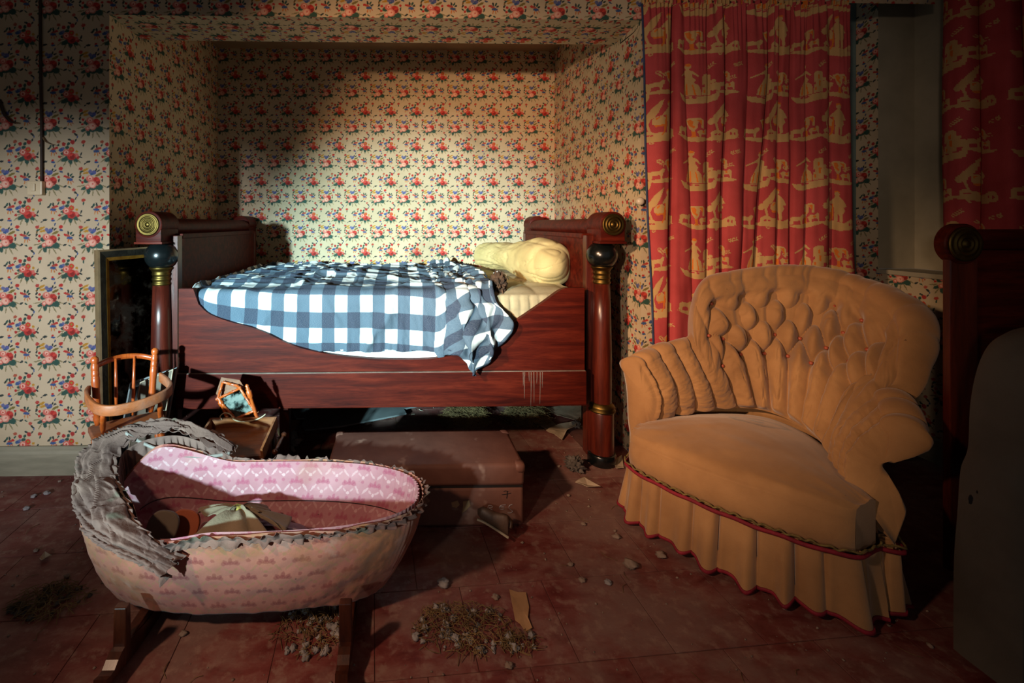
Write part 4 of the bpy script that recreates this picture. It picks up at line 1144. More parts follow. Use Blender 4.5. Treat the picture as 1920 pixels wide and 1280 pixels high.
fine = .006 * (1 - np.abs(vnoise(x * 3.2 + 5, y * 1.1, 4))) ** 5 * np.exp(-((y - np.round(y)) / .35) ** 2)
H = puff * h - .020 * pit * bk - fine * bk * (1 - sm(.6, .75, A2)) * sm(.27, .31, A2) + .003 * fbm(A2 * 30, V2 * 12, 6)
endw = np.clip(np.minimum(aa, 1 - aa) / .012, 0, 1)[:, None]
vend = sm(0, .06, V2)
P = P + n_ * (H * (.35 + .65 * endw) * vend)[..., None]
btn_pos = []
for a_, v_ in BTN:
    i = int(round(a_ * (NA - 1))); j = int(round(v_ * (NV - 1)))
    btn_pos.append((P[i, j] + n_[i, j] * .015, n_[i, j]))
# roll over the crest and down the outside
outv = -inw
flare = sm(.58, .70, aa) * (1 - sm(.755, .785, aa))
rad = .040 * backness + .030 * (1 - backness) + .012 * flare + .006 * sm(.80, .86, aa)
NR = 34; th = np.linspace(0.12, PI * 1.12, NR)
Tt = P[:, -1]
xx = (aa - .272) / DX
corr = 1 + .10 * (np.abs(np.sin(PI * (xx - .25))) ** .5 - .6)
R = np.empty((NA, NR, 3))
for j, t in enumerate(th):
    R[:, j] = Tt + outv * ((rad * corr) * (1 - math.cos(t)) * 1.25)[:, None] + np.array((0, 0, 1.0)) * (rad * corr * math.sin(t) * .9)[:, None]
NO = 24
ob = Bc + outv * .055; ob[:, 2] = .20
E = R[:, -1]
O = np.empty((NA, NO, 3))
for j in range(NO):
    w = (j + 1) / NO; tgt = E + (ob - E) * w
    O[:, j] = tgt - outv * (.075 * np.maximum(backness, sm(.80, .86, aa)) + .01)[:, None] * math.sin(PI * min(1, .10 + w * 1.3)) * (1 - w) * 1.5
G = np.concatenate([P, R, O], 1)
V, F = grid_vf(G)
nvv = G.shape[1]
V0_ = len(V)
# front caps of the arms: a padded panel
caps = []
for i, fs in ((0, 1), (NA - 1, -1)):
    loop = G[i]; c = loop.mean(0)
    fdir = np.cross(loop[10] - c, loop[-20] - c); fdir /= np.linalg.norm(fdir)
    toward = np.array((-.7, -.7, 0)); fdir = fdir if fdir @ toward > 0 else -fdir
    prev_ring = [i * nvv + k for k in range(nvv)]
    for sc_, push in ((.86, .010), (.55, .017), (.2, .019)):
        ring = []
        for p in loop:
            ring.append(len(V) + len(caps)); caps.append(c + (p - c) * sc_ + fdir * push)
        for k in range(nvv - 1):
            q = [prev_ring[k], prev_ring[k + 1], ring[k + 1], ring[k]]
            F.append(q if fs > 0 else q[::-1])
        F.append([prev_ring[-1], prev_ring[0], ring[0], ring[-1]])
        prev_ring = ring
    F.append(prev_ring)
V = np.concatenate([V, np.array(caps)])
bk_o = fixn(obj('tufted_back', V, F, M['chair_cloth'], ac))
bm_ = None
for p, nn in btn_pos:
    Mq = Matrix.Translation(p) @ Vector(nn).to_track_quat('Z', 'Y').to_matrix().to_4x4()
    if bm_ is None:
        Vb, Fb = lathe_vf([(1e-4, .006), (.0035, .0056), (.0058, .004), (.0068, .001), (.006, -.003)][::-1], 12)
        bm_ = bpy.data.meshes.new('button'); bm_.from_pydata(Vb.tolist(), [], Fb); bm_.materials.append(M['button'])
        bm_.polygons.foreach_set('use_smooth', np.ones(len(bm_.polygons), bool))
    o = bpy.data.objects.new('button', bm_); C.objects.link(o); o.parent = bk_o
    o.matrix_local = Matrix.Translation(-Vector(ORIG[bk_o.name])) @ Mq
# seat
NS, NW = 140, 90
a2 = np.linspace(0, 1, NS); w2 = np.linspace(0, 1, NW)
edge = FRt - FLt; elen = np.linalg.norm(edge); ed = edge / elen; fwd = np.array((ed[1], -ed[0], 0)); fwd = fwd if fwd @ np.array((-1, -1, 0)) > 0 else -fwd
def front(a):
    bowf = .045 * np.sin(PI * a) ** .8
    rnd = .02 * (np.exp(-a / .04) + np.exp(-(1 - a) / .04))
    return FLt[None] + edge[None] * a[:, None] + fwd[None] * (bowf - rnd)[:, None]
Fc = front(a2)
Bs = np.stack([np.interp(a2, aa, Bc[:, i]) for i in range(3)], -1) + (-np.stack([np.interp(a2, aa, inw[:, i]) for i in range(3)], -1)) * .02
S = Fc[:, None] + (Bs - Fc)[:, None] * w2[None, :, None]
zf = .292; ztop = zf + (.30 - zf) * w2[None] + .055 * np.sin(PI * np.clip(w2[None] * .95 + .05, 0, 1)) ** .8 * np.sin(PI * np.clip(a2, .02, .98))[:, None] ** .6
AA, WW = np.meshgrid(a2, w2, indexing='ij')
ztop = ztop + .004 * fbm(AA * 4, WW * 4, 12) - .018 * np.exp(-((WW) / .035) ** 2)
S[..., 2] = ztop
# the front band below the top edge
NB = 10
band = np.empty((NS, NB, 3))
for j in range(NB):
    w = j / (NB - 1)
    band[:, j] = Fc + fwd * (.012 * math.sin(PI * min(1, w * 1.05)) )
    band[:, j, 2] = .185 + (S[:, 0, 2] - .185 - .002) * w
Gs = np.concatenate([band, S], 1)
V, F = grid_vf(Gs)
ps = MB().add(V, F)
# side band from the left front corner back to the arm and the same on the right
for i in (0, NS - 1):
    col = S[i]; lo = col.copy(); lo[:, 2] = .185
    Vb = np.concatenate([lo, col]); n = len(col)
    ps.add(Vb, [[k, k + 1, n + k + 1, n + k] for k in range(n - 1)])
fixn(ps.obj('seat', M['chair_cloth'], ac))
# trims and skirt follow the whole footprint
foot = np.concatenate([S[0, ::-1][:: 6], Fc[1:-1], S[-1][::6]])
obase = Bc[::-1] + (-inw[::-1]) * .062
foot = np.concatenate([foot, obase[4:-4:4]])
foot[:, 2] = 0
foot = np.concatenate([foot, foot[:1]])
seg = np.linalg.norm(np.diff(foot, axis=0), axis=1); sl_ = np.concatenate([[0], np.cumsum(seg)]); TL = sl_[-1]
def path(s):
    p = np.stack([np.interp(s % TL, sl_, foot[:, i]) for i in range(3)], -1); return p
def pathn(s):
    d = path(s + .012) - path(s - .012); n = np.stack([d[:, 1], -d[:, 0], 0 * d[:, 0]], -1); n /= np.linalg.norm(n, axis=1)[:, None] + 1e-9
    c = foot.mean(0); return n * np.sign(((path(s) - c) * n).sum(1))[:, None]
ss = np.linspace(0, TL, 900)
nn = smooth1(pathn(ss), 6)
# skirt
NK = 40; kk = np.linspace(0, 1, NK)
fold = np.zeros_like(ss); pos = 0
rngk = np.random.default_rng(5)
ctrs = []; q = 0.0
while q < TL:
    q += rngk.uniform(.045, .10); ctrs.append((q, rngk.uniform(.014, .026), rngk.uniform(.6, 1.2)))
for c_, w_, a_ in ctrs:
    d = (ss - c_ + TL / 2) % TL - TL / 2
    fold += a_ * np.exp(-(d / w_) ** 2)
fold = fold - .45
thin = np.zeros_like(ss)
for c_, w_, a_ in ctrs:
    d = (ss - c_ - .022 + TL / 2) % TL - TL / 2
    thin += a_ * np.exp(-(d / .006) ** 2)
Sk = np.empty((len(ss), NK, 3))
base_p = path(ss)
for j, k in enumerate(kk):
    out = .008 + .024 * k + (.004 + .030 * k) * fold - .020 * thin * (1 - .45 * k)
    p = base_p + nn * out[:, None]
    p[:, 2] = .186 * (1 - k) + k * (.016 - .012 * fold.clip(-.5, .6) + .008 * np.sin(ss * 23))
    Sk[:, j] = p
V, F = grid_vf(Sk, .002)
sk = fixn(obj('skirt', V, F, M['chair_cloth'], ac))
hem = Sk[:, -3:, :].copy(); hem += nn[:, None] * .0022
V, F = grid_vf(hem, .0035)
fixn(obj('skirt_hem', V, F, M['braid_red'], sk, label='crimson hem'))
br = np.empty((len(ss), 5, 3))
for j, k in enumerate(np.linspace(0, 1, 5)):
    br[:, j] = base_p + nn * (.017 + .004 * math.sin(PI * k)); br[:, j, 2] = .180 + .013 * k + .0015 * np.sin(ss * 60)
V, F = grid_vf(br, .004)
fixn(obj('braid', V, F, M['braid_red'], ac, label='crimson braid'))
gp = base_p + nn * .019; gp[:, 2] = .2005 + .0028 * np.sin(ss * 2 * PI / .036 + 2 * np.sin(ss * 11)) + .0012 * np.sin(ss * 310)
mb = MB().tube(gp[::1], .0028, 6)
fixn(mb.obj('gimp_cord', M['braid_green'], ac, label='olive scalloped gimp'))
for i_ in (25, 420, 700):
    p = path(np.array([ss[i_]]))[0]; c = foot.mean(0); p = p + (c - p) * .12
    MB().lathe([(.014, 0), (.017, .03), (.02, .12), (.02, .2)], 12, Matrix.Translation((p[0], p[1], 0))).obj('leg', M['wood_dark'], ac)

# ================================================================ doll's cradle
cr = thing('cradle', 'faded pink damask cradle on dark wooden rockers with a ragged ruffled hood and rim', 'cradle', (-.4, 1.25, 0))
CX, CY, RA, RB = -.405, 1.252, .462, .172
def cring(a, b, cx, cy, th, e=2.5):
    c, s = np.cos(th), np.sin(th)
    return cx + a * np.sign(c) * np.abs(c) ** (2 / e), cy + b * np.sign(s) * np.abs(s) ** (2 / e)
NT_, NZ_ = 360, 60
th = np.linspace(0, 2 * PI, NT_, endpoint=False)
def rimz(x): return .298 + .075 * sm(-.50, -.78, x)
def wallpt(f, th, inset=0.0):
    """f 0 bottom edge .. 1 rim"""
    k = 1 - (1 - f) ** 1.7
    a = .375 + (RA - .375) * k - inset; b = .118 + (RB - .118) * k - inset
    x, y = cring(a, b, CX - .012 * (1 - k), CY, th)
    rz = np.where(np.sin(th) < 0, rimz(x) * sm(-.95, -.2, np.sin(th) * 0) , rimz(x))
    rz = np.where(np.sin(th) < -.2, .298 - .02 * sm(-.45, -.6, x), .298 + (rimz(x) - .298) * sm(.25, .8, np.sin(th)) - .03 * sm(-.75, -.86, x))
    z = .062 + (rz - .062) * f
    return x, y, z
fz = np.linspace(0, 1, NZ_)
O = np.empty((NT_, NZ_, 3)); I = np.empty((NT_, NZ_, 3))
for j, f in enumerate(fz):
    x, y, z = wallpt(f, th); O[:, j] = np.stack([x, y, z], -1)
    x, y, z = wallpt(f, th, .012); I[:, j] = np.stack([x, y, np.maximum(z, .082)], -1)
# pleats round the foot end
pl = np.exp(-(((th + PI) % (2 * PI) - PI) / .55) ** 2)
O[..., 0] += (.0028 * np.sin(th * 95) * pl)[:, None] * np.linspace(.4, 1, NZ_)[None]
I[..., 0] += (.0035 * np.sin(th * 105) * np.exp(-(((th + PI) % (2 * PI) - PI - .15) / .75) ** 2))[:, None]
wob = .003 * fbm(th[:, None] * 6, fz[None] * 4, 3); O[..., 1] += wob; O[..., 2] += .5 * wob
peri = np.concatenate([[0], np.cumsum(np.hypot(np.diff(O[:, -1, 0]), np.diff(O[:, -1, 1])))])
V = O.reshape(-1, 3); F = grid_f(NT_, NZ_, True)
uvo = np.stack([np.repeat(peri, NZ_), O[..., 2].ravel() * 1.05], -1)
bot = np.stack([*cring(.33, .09, CX - .012, CY, th), np.full(NT_, .058)], -1)
V = np.concatenate([V, bot]); F += [[i * NZ_, NT_ * NZ_ + i, NT_ * NZ_ + (i + 1) % NT_, ((i + 1) % NT_) * NZ_] for i in range(NT_)]
F.append([NT_ * NZ_ + i for i in range(NT_)][::-1])
uvo = np.concatenate([uvo, bot[:, :2]])
body = obj('outer_cover', V, F, M['damask'], cr, uv=uvo)
Vi = I.reshape(-1, 3); Fi = [f[::-1] for f in grid_f(NT_, NZ_, True)]
floor_ring = np.stack([*cring(.34, .09, CX - .012, CY, th), np.full(NT_, .083)], -1)
Vi = np.concatenate([Vi, floor_ring]); Fi += [[i * NZ_, ((i + 1) % NT_) * NZ_, NT_ * NZ_ + (i + 1) % NT_, NT_ * NZ_ + i] for i in range(NT_)]
Fi.append([NT_ * NZ_ + i for i in range(NT_)])
uvi = np.concatenate([np.stack([np.repeat(peri, NZ_), I[..., 2].ravel()], -1), floor_ring[:, :2]])
obj('lining', Vi, Fi, M['damask_in'], cr, uv=uvi)
# seams inside and out
def seam(name, fr, a0, a1, inset, mat, r=.0012):
    t = np.linspace(a0, a1, 80); x, y, z = wallpt(fr, t, inset); MB().tube(np.stack([x, y, z], -1), r, 5).obj(name, mat, cr)
seam('seam', .52, .25, 2.6, .0135, M['case_dark'])
# ragged ruffle along the rim: front, foot end and back
def ruffle(name, C0, N0, U0, width, amp, freq, seed, mat=M['ruffle'], rows=9, ragged=.35, parent=cr, both=False):
    """strip standing on curve C0, leaning along N0 (out) and U0 (up)"""
    n = len(C0); s = np.concatenate([[0], np.cumsum(np.linalg.norm(np.diff(C0, axis=0), axis=1))])
    t = np.linspace(0, 1, rows)
    ph = 2 * PI * freq * s + 5 * fbm(s * 6, 0 * s, seed)
    G = np.empty((n, rows, 3))
    wl = width * (1 + ragged * fbm(s * 30, 0 * s + 1, seed + 1) + .25 * vnoise(s * 120, 0 * s, seed + 2))
    T = np.gradient(C0, axis=0); T /= np.linalg.norm(T, axis=1)[:, None] + 1e-9
    for j, k in enumerate(t):
        w = np.sin(ph + 1.2 * k) * amp * (.35 + k) + .4 * amp * vnoise(s * freq * 2.6, k * 2 + 0 * s, seed + 5)
        curl = .5 * k * k * vnoise(s * 14, 0 * s + 3, seed + 7)
        G[:, j] = C0 + U0 * (wl * k * (1 - .3 * np.abs(curl)))[:, None] + N0 * (w + curl * wl)[:, None] + T * (amp * .8 * np.cos(ph * 1.0) * k)[:, None]
    V, F = grid_vf(G, .0012)
    return fixn(obj(name, V, F, mat, parent))
def rim_at(t, inset=0.006):
    x, y, z = wallpt(1.0, t, inset); return np.stack([x, y, z], -1)
tf = np.linspace(-2.02, 2.05, 1300)
Cr = rim_at(tf); cen = np.array((CX, CY, 0))
out = Cr - cen; out[:, 2] = 0; out[:, 0] *= (RB / RA) ** 1.0; out /= np.linalg.norm(out, axis=1)[:, None]
up = np.tile(np.array((0, 0, 1.0)), (len(Cr), 1))
lean = np.where(np.sin(tf) < .2, 1.0, .35)[:, None]
ruffle('rim_ruffle', Cr - up * .012 + out * .009, out, up * .75 + out * .55 * lean, .020, .0038, 30, 3)
ruffle('rim_ruffle', Cr - up * .006 + out * .008, out, -up * .85 + out * .5, .014, .0035, 34, 8)
# hood: a gathered band falling round the head end
Oc = [at(322, 1082, Y=1.055), at(285, 1060, Y=1.055), at(225, 1032, Y=1.06), at(178, 1000, Y=1.09), at(158, 960, Y=1.15), at(150, 905, Y=1.23), at(160, 868, Y=1.31), at(195, 832, Y=1.385), at(255, 808, Y=1.43), at(335, 803, Y=1.452), at(405, 822, Y=1.452), at(442, 848, Y=1.445)]
Ic = [at(346, 1046, Y=1.078), at(322, 1032, Y=1.08), at(283, 1004, Y=1.088), at(252, 972, Y=1.12), at(238, 935, Y=1.18), at(216, 898, Y=1.245), at(216, 862, Y=1.31), at(232, 838, Y=1.365), at(275, 818, Y=1.405), at(335, 812, Y=1.425), at(396, 832, Y=1.428), at(436, 853, Y=1.43)]
NH, MH = 900, 56
Os, Is = spline(Oc, NH), spline(Ic, NH)
k = np.linspace(0, 1, MH)
Hd = Os[:, None] + (Is - Os)[:, None] * k[None, :, None]
hc = np.array((-.45, 1.25, .12))
hn = Hd - hc; hn /= np.linalg.norm(hn, axis=-1, keepdims=True)
sH = np.concatenate([[0], np.cumsum(np.linalg.norm(np.diff(Is, axis=0), axis=1))])
K2, S2 = np.meshgrid(k, sH)
rid = 1 - np.abs(vnoise(S2 * 19 + 2.2 * np.sin(K2 * 5) + 4 * K2, K2 * 2.4, 4))
rid2 = 1 - np.abs(vnoise(S2 * 44 - 3 * K2, K2 * 3 + 7, 14))
bul = .026 * np.sin(PI * K2) ** .7
Hd = Hd + hn * (bul + .018 * rid ** 4 + .006 * rid2 ** 4 + .012 * fbm(S2 * 14, K2 * 4, 22))[..., None]
V, F = grid_vf(Hd, .0015)
hood = fixn(obj('hood', V, F, M['ruffle'], cr))
def frill(curve, seed, w, amp, freq, dirn):
    cdir = np.array(dirn) if np.ndim(dirn) == 1 else dirn
    n = curve - hc; n /= np.linalg.norm(n, axis=1)[:, None]
    U = np.tile(cdir, (len(curve), 1)) if np.ndim(cdir) == 1 else cdir
    ruffle('frill', curve + n * .006, n, U, w, amp, freq, seed, parent=hood, ragged=.3)
dO = Os - Is; dO /= np.linalg.norm(dO, axis=1)[:, None]
frill(Os + (Is - Os) * .14, 31, .020, .004, 24, dO)
frill(Is + (Os - Is) * .10, 41, .016, .004, 30, -dO)
frill(Is + (Os - Is) * .34, 51, .012, .004, 34, -dO * .5 + (Is - hc) / np.linalg.norm(Is - hc, axis=1)[:, None])
# gathered lining under the hood at the back
tcv = Is[int(NH * .30):][::2][:400] + (hc - Is[int(NH * .30):][::2][:400]) * .02
sL = np.linspace(0, 1, len(tcv)); cin = (np.array((-.45, 1.25, 0)) - tcv) * (1, 1, 0); cin /= np.linalg.norm(cin, axis=1)[:, None]
Gl = np.empty((len(tcv), 14, 3))
for j, q in enumerate(np.linspace(0, 1, 14)):
    drop = .05 + .06 * sm(.62, .25, sL)
    Gl[:, j] = tcv + cin * (.004 + .010 * q + .004 * np.sin(sL * 170 + 5 * np.sin(sL * 17)) * math.sin(PI * q))[:, None] - np.array((0, 0, 1.0)) * (drop * q * (1 + .12 * vnoise(sL * 40, 0 * sL, 5)))[:, None]
V, F = grid_vf(Gl, .001)
fixn(obj('hood_lining', V, F, M['ruffle'], cr))
rb = spline([at(236, 808, Y=1.40), at(262, 824, Y=1.395), at(300, 840, Y=1.39), at(345, 850, Y=1.395), at(395, 852, Y=1.41), at(432, 846, Y=1.43)], 60)
G = np.stack([rb, rb + np.array((0, -.004, -.0085))], 1)
V, F = grid_vf(G, .001); fixn(obj('ribbon', V, F, M['ribbon'], cr, label='loose pale ribbon'))
# rockers
for X in (float(at(233, 1150, Y=1.07)[0]), float(at(649, 1150, Y=1.07)[0])):
    for s, ys in ((-1, 1.062), (1, 1.442)):
        q = .030 * s
        pf = [(ys - .012, .02), (ys + .012, .02), (ys + .010 - q * .0, .16), (ys - .010 - q * .0, .16)]
        V, F = prism_vf([(ys - .013, .015), (ys + .013, .015), (ys + .009, .150), (ys - .009, .150)], 'x', X - .015, X + .015)
        o = fixn(obj('upright', V, F, M['wood_dark'], cr, smooth=False))
        bv = o.modifiers.new('soft', 'BEVEL'); bv.width = .003; bv.segments = 2
    yy = np.linspace(.985, 1.52, 40); c = (yy - 1.2525) / .2675
    top = .040 - .004 * np.abs(c) + .034 * np.exp(-((np.abs(c) - .72) / .22) ** 2) * .6; botm = .002 + .030 * np.abs(c) ** 2.6
    top = np.maximum(top - .022 * sm(.8, 1.0, np.abs(c)), botm + .008) + .012 * np.abs(c) ** 3
    poly = list(zip(yy, botm)) + list(zip(yy[::-1], top[::-1]))
    V, F = prism_vf(poly, 'x', X - .014, X + .014)
    fixn(obj('rocker', V, F, M['wood_dark'], cr, smooth=False))
    MB().box((X - .012, 1.07, .040), (X + .012, 1.435, .060), .003).obj('cross_bar', M['wood_dark'], cr, smooth=False)

# things lying in the cradle
def cloth_fan(name, c, pts, mat, label, cat, seed, amp=.006, up=.012):
    """a gathered cloth: rays from c to the outline pts"""
    c = np.array(c); E = spline(pts, 90); r = np.linspace(0.02, 1, 30)
    G = c[None, None] + (E - c)[:, None] * r[None, :, None]
    t = np.linspace(0, 1, 90)[:, None]
    G[..., 2] += amp * np.sin(t * 44 + 2 * np.sin(t * 9)) * (r[None] ** .7) + up * np.sin(PI * r[None]) + .004 * fbm(t * 9, r[None] * 4, seed)
    V, F = grid_vf(G, .0015)
    return fixn(obj(name, V, F, mat, cat=cat, label=label))
kn = at(448, 957, Y=1.27)
def ip(u, v, Y): return at(u, v, Y=Y)
cloth_fan('maroon_cloth', ip(470, 985, 1.24) , [ip(358, 1012, 1.2), ip(380, 985, 1.25), ip(430, 968, 1.33), ip(500, 968, 1.36), ip(560, 985, 1.34), ip(600, 1008, 1.25), ip(540, 1024, 1.17), ip(440, 1030, 1.16), ip(358, 1012, 1.2)], M['maroon'], 'maroon velvet cloth crumpled on the floor of the pink cradle', 'cloth', 4, .006, .01)
bow = thing('cloth_bow', 'grey-brown cloth bow gathered by a gold-striped band, lying in the pink cradle', 'bow', kn)
def fan_part(name, c, pts, seed, amp=.005, up=.014, parent=bow):
    c = np.array(c); E = spline(pts, 70); r = np.linspace(0.03, 1, 26)
    G = c[None, None] + (E - c)[:, None] * r[None, :, None]
    t = np.linspace(0, 1, 70)[:, None]
    fade = np.minimum(1, (1 - r[None]) * 6 + .5)
    G[..., 2] += amp * np.sin(t * 30 + seed) * r[None] ** .6 + up * np.sin(PI * r[None] ** .8)
    V, F = grid_vf(G, .002)
    return fixn(obj(name, V, F, M['bow'], parent))
fan_part('loop', kn, [ip(430, 960, 1.24), ip(405, 966, 1.23), ip(378, 962, 1.26), ip(372, 955, 1.30), ip(395, 950, 1.33), ip(425, 952, 1.31)], 1)
fan_part('loop', kn, [ip(462, 955, 1.30), ip(482, 948, 1.33), ip(500, 950, 1.34), ip(508, 958, 1.31), ip(490, 962, 1.26), ip(468, 960, 1.25)], 2)
fan_part('tail', kn, [ip(468, 958, 1.26), ip(498, 962, 1.27), ip(545, 968, 1.29), ip(540, 985, 1.23), ip(533, 993, 1.2), ip(505, 974, 1.22), ip(468, 966, 1.24)], 3, .003, .01)
fan_part('tail', kn, [ip(436, 966, 1.24), ip(400, 985, 1.21), ip(365, 1008, 1.17), ip(420, 1018, 1.15), ip(470, 1020, 1.15), ip(505, 1010, 1.16), ip(475, 975, 1.22), ip(458, 966, 1.24)], 5, .006, .02)
V, F = blobmesh(kn + (0, -.004, .006), (.018, .014, .014), 2, 16, .12, 4); obj('band', V, F, M['knot'], bow, label='gold-striped band')
def rounded_panel(name, c, rx, rz, mat, label, tilt, th=.012):
    t = np.linspace(0, 2 * PI, 28, endpoint=False)
    poly = [(rx * np.sign(math.cos(a)) * abs(math.cos(a)) ** .8, rz * np.sign(math.sin(a)) * abs(math.sin(a)) ** .8) for a in t]
    V, F = prism_vf(poly, 'y', -th / 2, th / 2)
    Mx = Matrix.Translation(Vector(c)) @ Matrix.Rotation(tilt[0], 4, 'Z') @ Matrix.Rotation(tilt[1], 4, 'X') @ Matrix.Rotation(tilt[2], 4, 'Y')
    o = fixn(obj(name, xf(Mx, V), F, mat, cat='card panel', label=label, smooth=False))
    b = o.modifiers.new('soft', 'BEVEL'); b.width = .003; b.segments = 2; b.limit_method = 'ANGLE'
    return o
rounded_panel('rounded_panel', ip(305, 988, 1.215), .040, .040, M['lining_grey'], 'grey-brown rounded panel with a pale edge standing in the head end of the cradle', (.2, -.3, .25))
rounded_panel('rounded_panel', ip(345, 985, 1.255), .042, .040, M['lining_brown'], 'orange-brown rounded panel standing behind the grey-brown one in the cradle', (.1, -.35, .2))

# ================================================================ child's chair
ch = thing('child_chair', 'small orange varnished wooden chair with a bent front rail, standing against the flowered wall', 'chair', at(240, 800, Y=1.62) * (1, 1, 0))
ZS = .32
A_, B_, C_, D_ = pz(163, 797, ZS), pz(176, 824, ZS), pz(316, 791, ZS), pz(303, 768, ZS)
sq = []
for p, q in ((A_, B_), (B_, C_), (C_, D_), (D_, A_)):
    for w in (.12, .5, .88): sq.append((p + (q - p) * w)[:2])
V, F = prism_vf([tuple(p) for p in sq], 'z', ZS - .022, ZS)
o = fixn(obj('seat', V, F, M['wood_orange_h'], ch, smooth=False)); bv = o.modifiers.new('soft', 'BEVEL'); bv.width = .004; bv.segments = 2; bv.limit_method = 'ANGLE'; bv.angle_limit = .9
def turned(p, q, rs, name, mat, parent, seg=14):
    """turned spindle from p to q; rs list of (t, r)"""
    p, q = np.array(p, float), np.array(q, float)
    L = np.linalg.norm(q - p)
    Mx = Matrix.Translation(Vector(p)) @ Vector(q - p).to_track_quat('Z', 'Y').to_matrix().to_4x4()
    return MB().lathe([(r, t * L) for t, r in rs], seg, Mx).obj(name, mat, parent)
PB = [(0, .008), (.05, .010), (.10, .013), (.16, .010), (.17, .0125), (.3, .0125), (.5, .0115), (.62, .0135), (.70, .0125), (.705, .0115), (.72, .0125), (.78, .0125), (.785, .0115), (.80, .0125), (.87, .0125), (.88, .011), (.90, .0105), (.93, .013), (.97, .0125), (1.0, .006)]
pl_b, pl_t = at(183, 797, Y=1.592), at(177, 668, Y=1.606)
pr_b, pr_t = at(283, 772, Y=1.715), at(291, 652, Y=1.735)
turned(pl_b, pl_t, PB, 'back_post', M['wood_orange'], ch); turned(pr_b, pr_t, PB, 'back_post', M['wood_orange'], ch)
cs = spline([at(181, 686, Y=1.612), at(205, 675, Y=1.66), at(232, 668, Y=1.70), at(262, 667, Y=1.727), at(288, 672, Y=1.735)], 24)
G = np.stack([cs + (0, 0, -.010), cs + (0, 0, .008)], 1); V, F = grid_vf(G, .010); fixn(obj('crest_rail', V, F, M['wood_orange'], ch))
for (ua, va, ub, vb, Y) in ((217, 672, 218, 768, 1.675), (252, 668, 249, 778, 1.718)):
    turned(at(ub, vb, Y=Y - .02), at(ua, va, Y=Y), [(0, .004), (.3, .0062), (.6, .0055), (1, .0042)], 'spindle', M['wood_orange'], ch, 10)
rl = spline([at(297, 706, Y=1.71), at(312, 718, Y=1.665), at(316, 730, Y=1.615), at(300, 742, Y=1.565), at(262, 757, Y=1.515), at(215, 767, Y=1.475), at(186, 764, Y=1.478), at(170, 750, Y=1.51), at(166, 738, Y=1.555), at(171, 730, Y=1.60)], 60)
G = np.stack([rl + (0, 0, -.019), rl + (0, 0, .016)], 1); V, F = grid_vf(G, .012)
rr_ = fixn(obj('bent_rail', V, F, M['wood_orange_h'], ch)); bv = rr_.modifiers.new('soft', 'BEVEL'); bv.width = .003; bv.segments = 2; bv.limit_method = 'ANGLE'
ST = [(0, .006), (.25, .0085), (.4, .0095), (.55, .0085), (.6, .0095), (1, .007)]
turned(pz(193, 811, ZS), at(193, 776, Y=1.495), ST, 'short_spindle', M['wood_orange'], ch); turned(pz(301, 786, ZS), at(300, 755, Y=1.60), ST, 'short_spindle', M['wood_orange'], ch)
for p, q in ((A_, (-.02, .03)), (B_, (-.01, -.02)), (C_, (.02, -.02)), (D_, (.01, .03))):
    cc = (A_ + B_ + C_ + D_) / 4; p = cc + (p - cc) * .82
    turned((p[0] + q[0], p[1] + q[1], 0), (p[0], p[1], ZS - .015), [(0, .009), (.2, .011), (.5, .013), (.52, .011), (.55, .013), (1, .009)], 'leg', M['wood_orange'], ch)

# ================================================================ framed mirror and small pictures behind the bed foot
TL_, BL_ = at(178, 469, Y=1.825), np.array((-1.213, 1.80, .004))
wd = np.array((.145, .255, .006))
def frame_obj(name, label, cat, TLp, BLp, w, bands, glass, depth=.022, parent_loc=None):
    TRp, BRp = TLp + w, BLp + w
    ex = w / np.linalg.norm(w); ey = (TLp - BLp); Hh = np.linalg.norm(ey); ey = ey / Hh
    ez = np.cross(ex, ey); ez /= np.linalg.norm(ez)
    if ez[1] > 0: ez = -ez
    W = np.linalg.norm(w)
    t = thing(name, label, cat, BLp)
    def pt(x, y, z): return BLp + ex * x + ey * y + ez * z
    inset = 0
    for bn, (nm, bw, z0, z1, mat) in enumerate(bands):
        a, b = inset, inset + bw
        for (p0, p1, p2, p3) in (((a, a), (W - a, a), (W - b, b), (b, b)), ((W - a, a), (W - a, Hh - a), (W - b, Hh - b), (W - b, b)), ((W - a, Hh - a), (a, Hh - a), (b, Hh - b), (W - b, Hh - b)), ((a, Hh - a), (a, a), (b, b), (b, Hh - b))):
            q = [p0, p1, p2, p3]
            V = [pt(*p, -.008) for p in q] + [pt(*q[0], z0), pt(*q[1], z0), pt(*q[2], z1), pt(*q[3], z1)]
            fixn(obj(nm, V, [[0, 1, 2, 3], [4, 5, 6, 7], [0, 1, 5, 4], [1, 2, 6, 5], [2, 3, 7, 6], [3, 0, 4, 7]], mat, t, smooth=False))
        inset += bw
    a = inset
    V = [pt(a, a, .001), pt(W - a, a, .001), pt(W - a, Hh - a, .001), pt(a, Hh - a, .001)] + [pt(a, a, -.006), pt(W - a, a, -.006), pt(W - a, Hh - a, -.006), pt(a, Hh - a, -.006)]
    fixn(obj('pane', V, [[0, 1, 2, 3], [7, 6, 5, 4], [0, 4, 5, 1], [1, 5, 6, 2], [2, 6, 7, 3], [3, 7, 4, 0]], glass, t, smooth=False))
    return t
frame_obj('framed_mirror', 'tall dark mirror in a blackened frame with gilt edge, leaning behind the bed foot', 'mirror', TL_, BL_, wd, [('outer_edge', .007, .020, .022, M['frame_back']), ('frame_rail', .026, .024, .016, M['frame_dark']), ('gilt_slip', .014, .017, .010, M['gilt'])], M['mirror_dark'])
frame_obj('framed_picture', 'small black framed picture leaning behind the orange child chair', 'picture', at(246, 716, Y=1.80), np.array((-1.145, 1.76, .004)), np.array((.17, .03, .05)), [('frame_rail', .006, .012, .012, M['board_grey']), ('inner_rail', .02, .012, .010, M['ebony'])], M['black_void'])
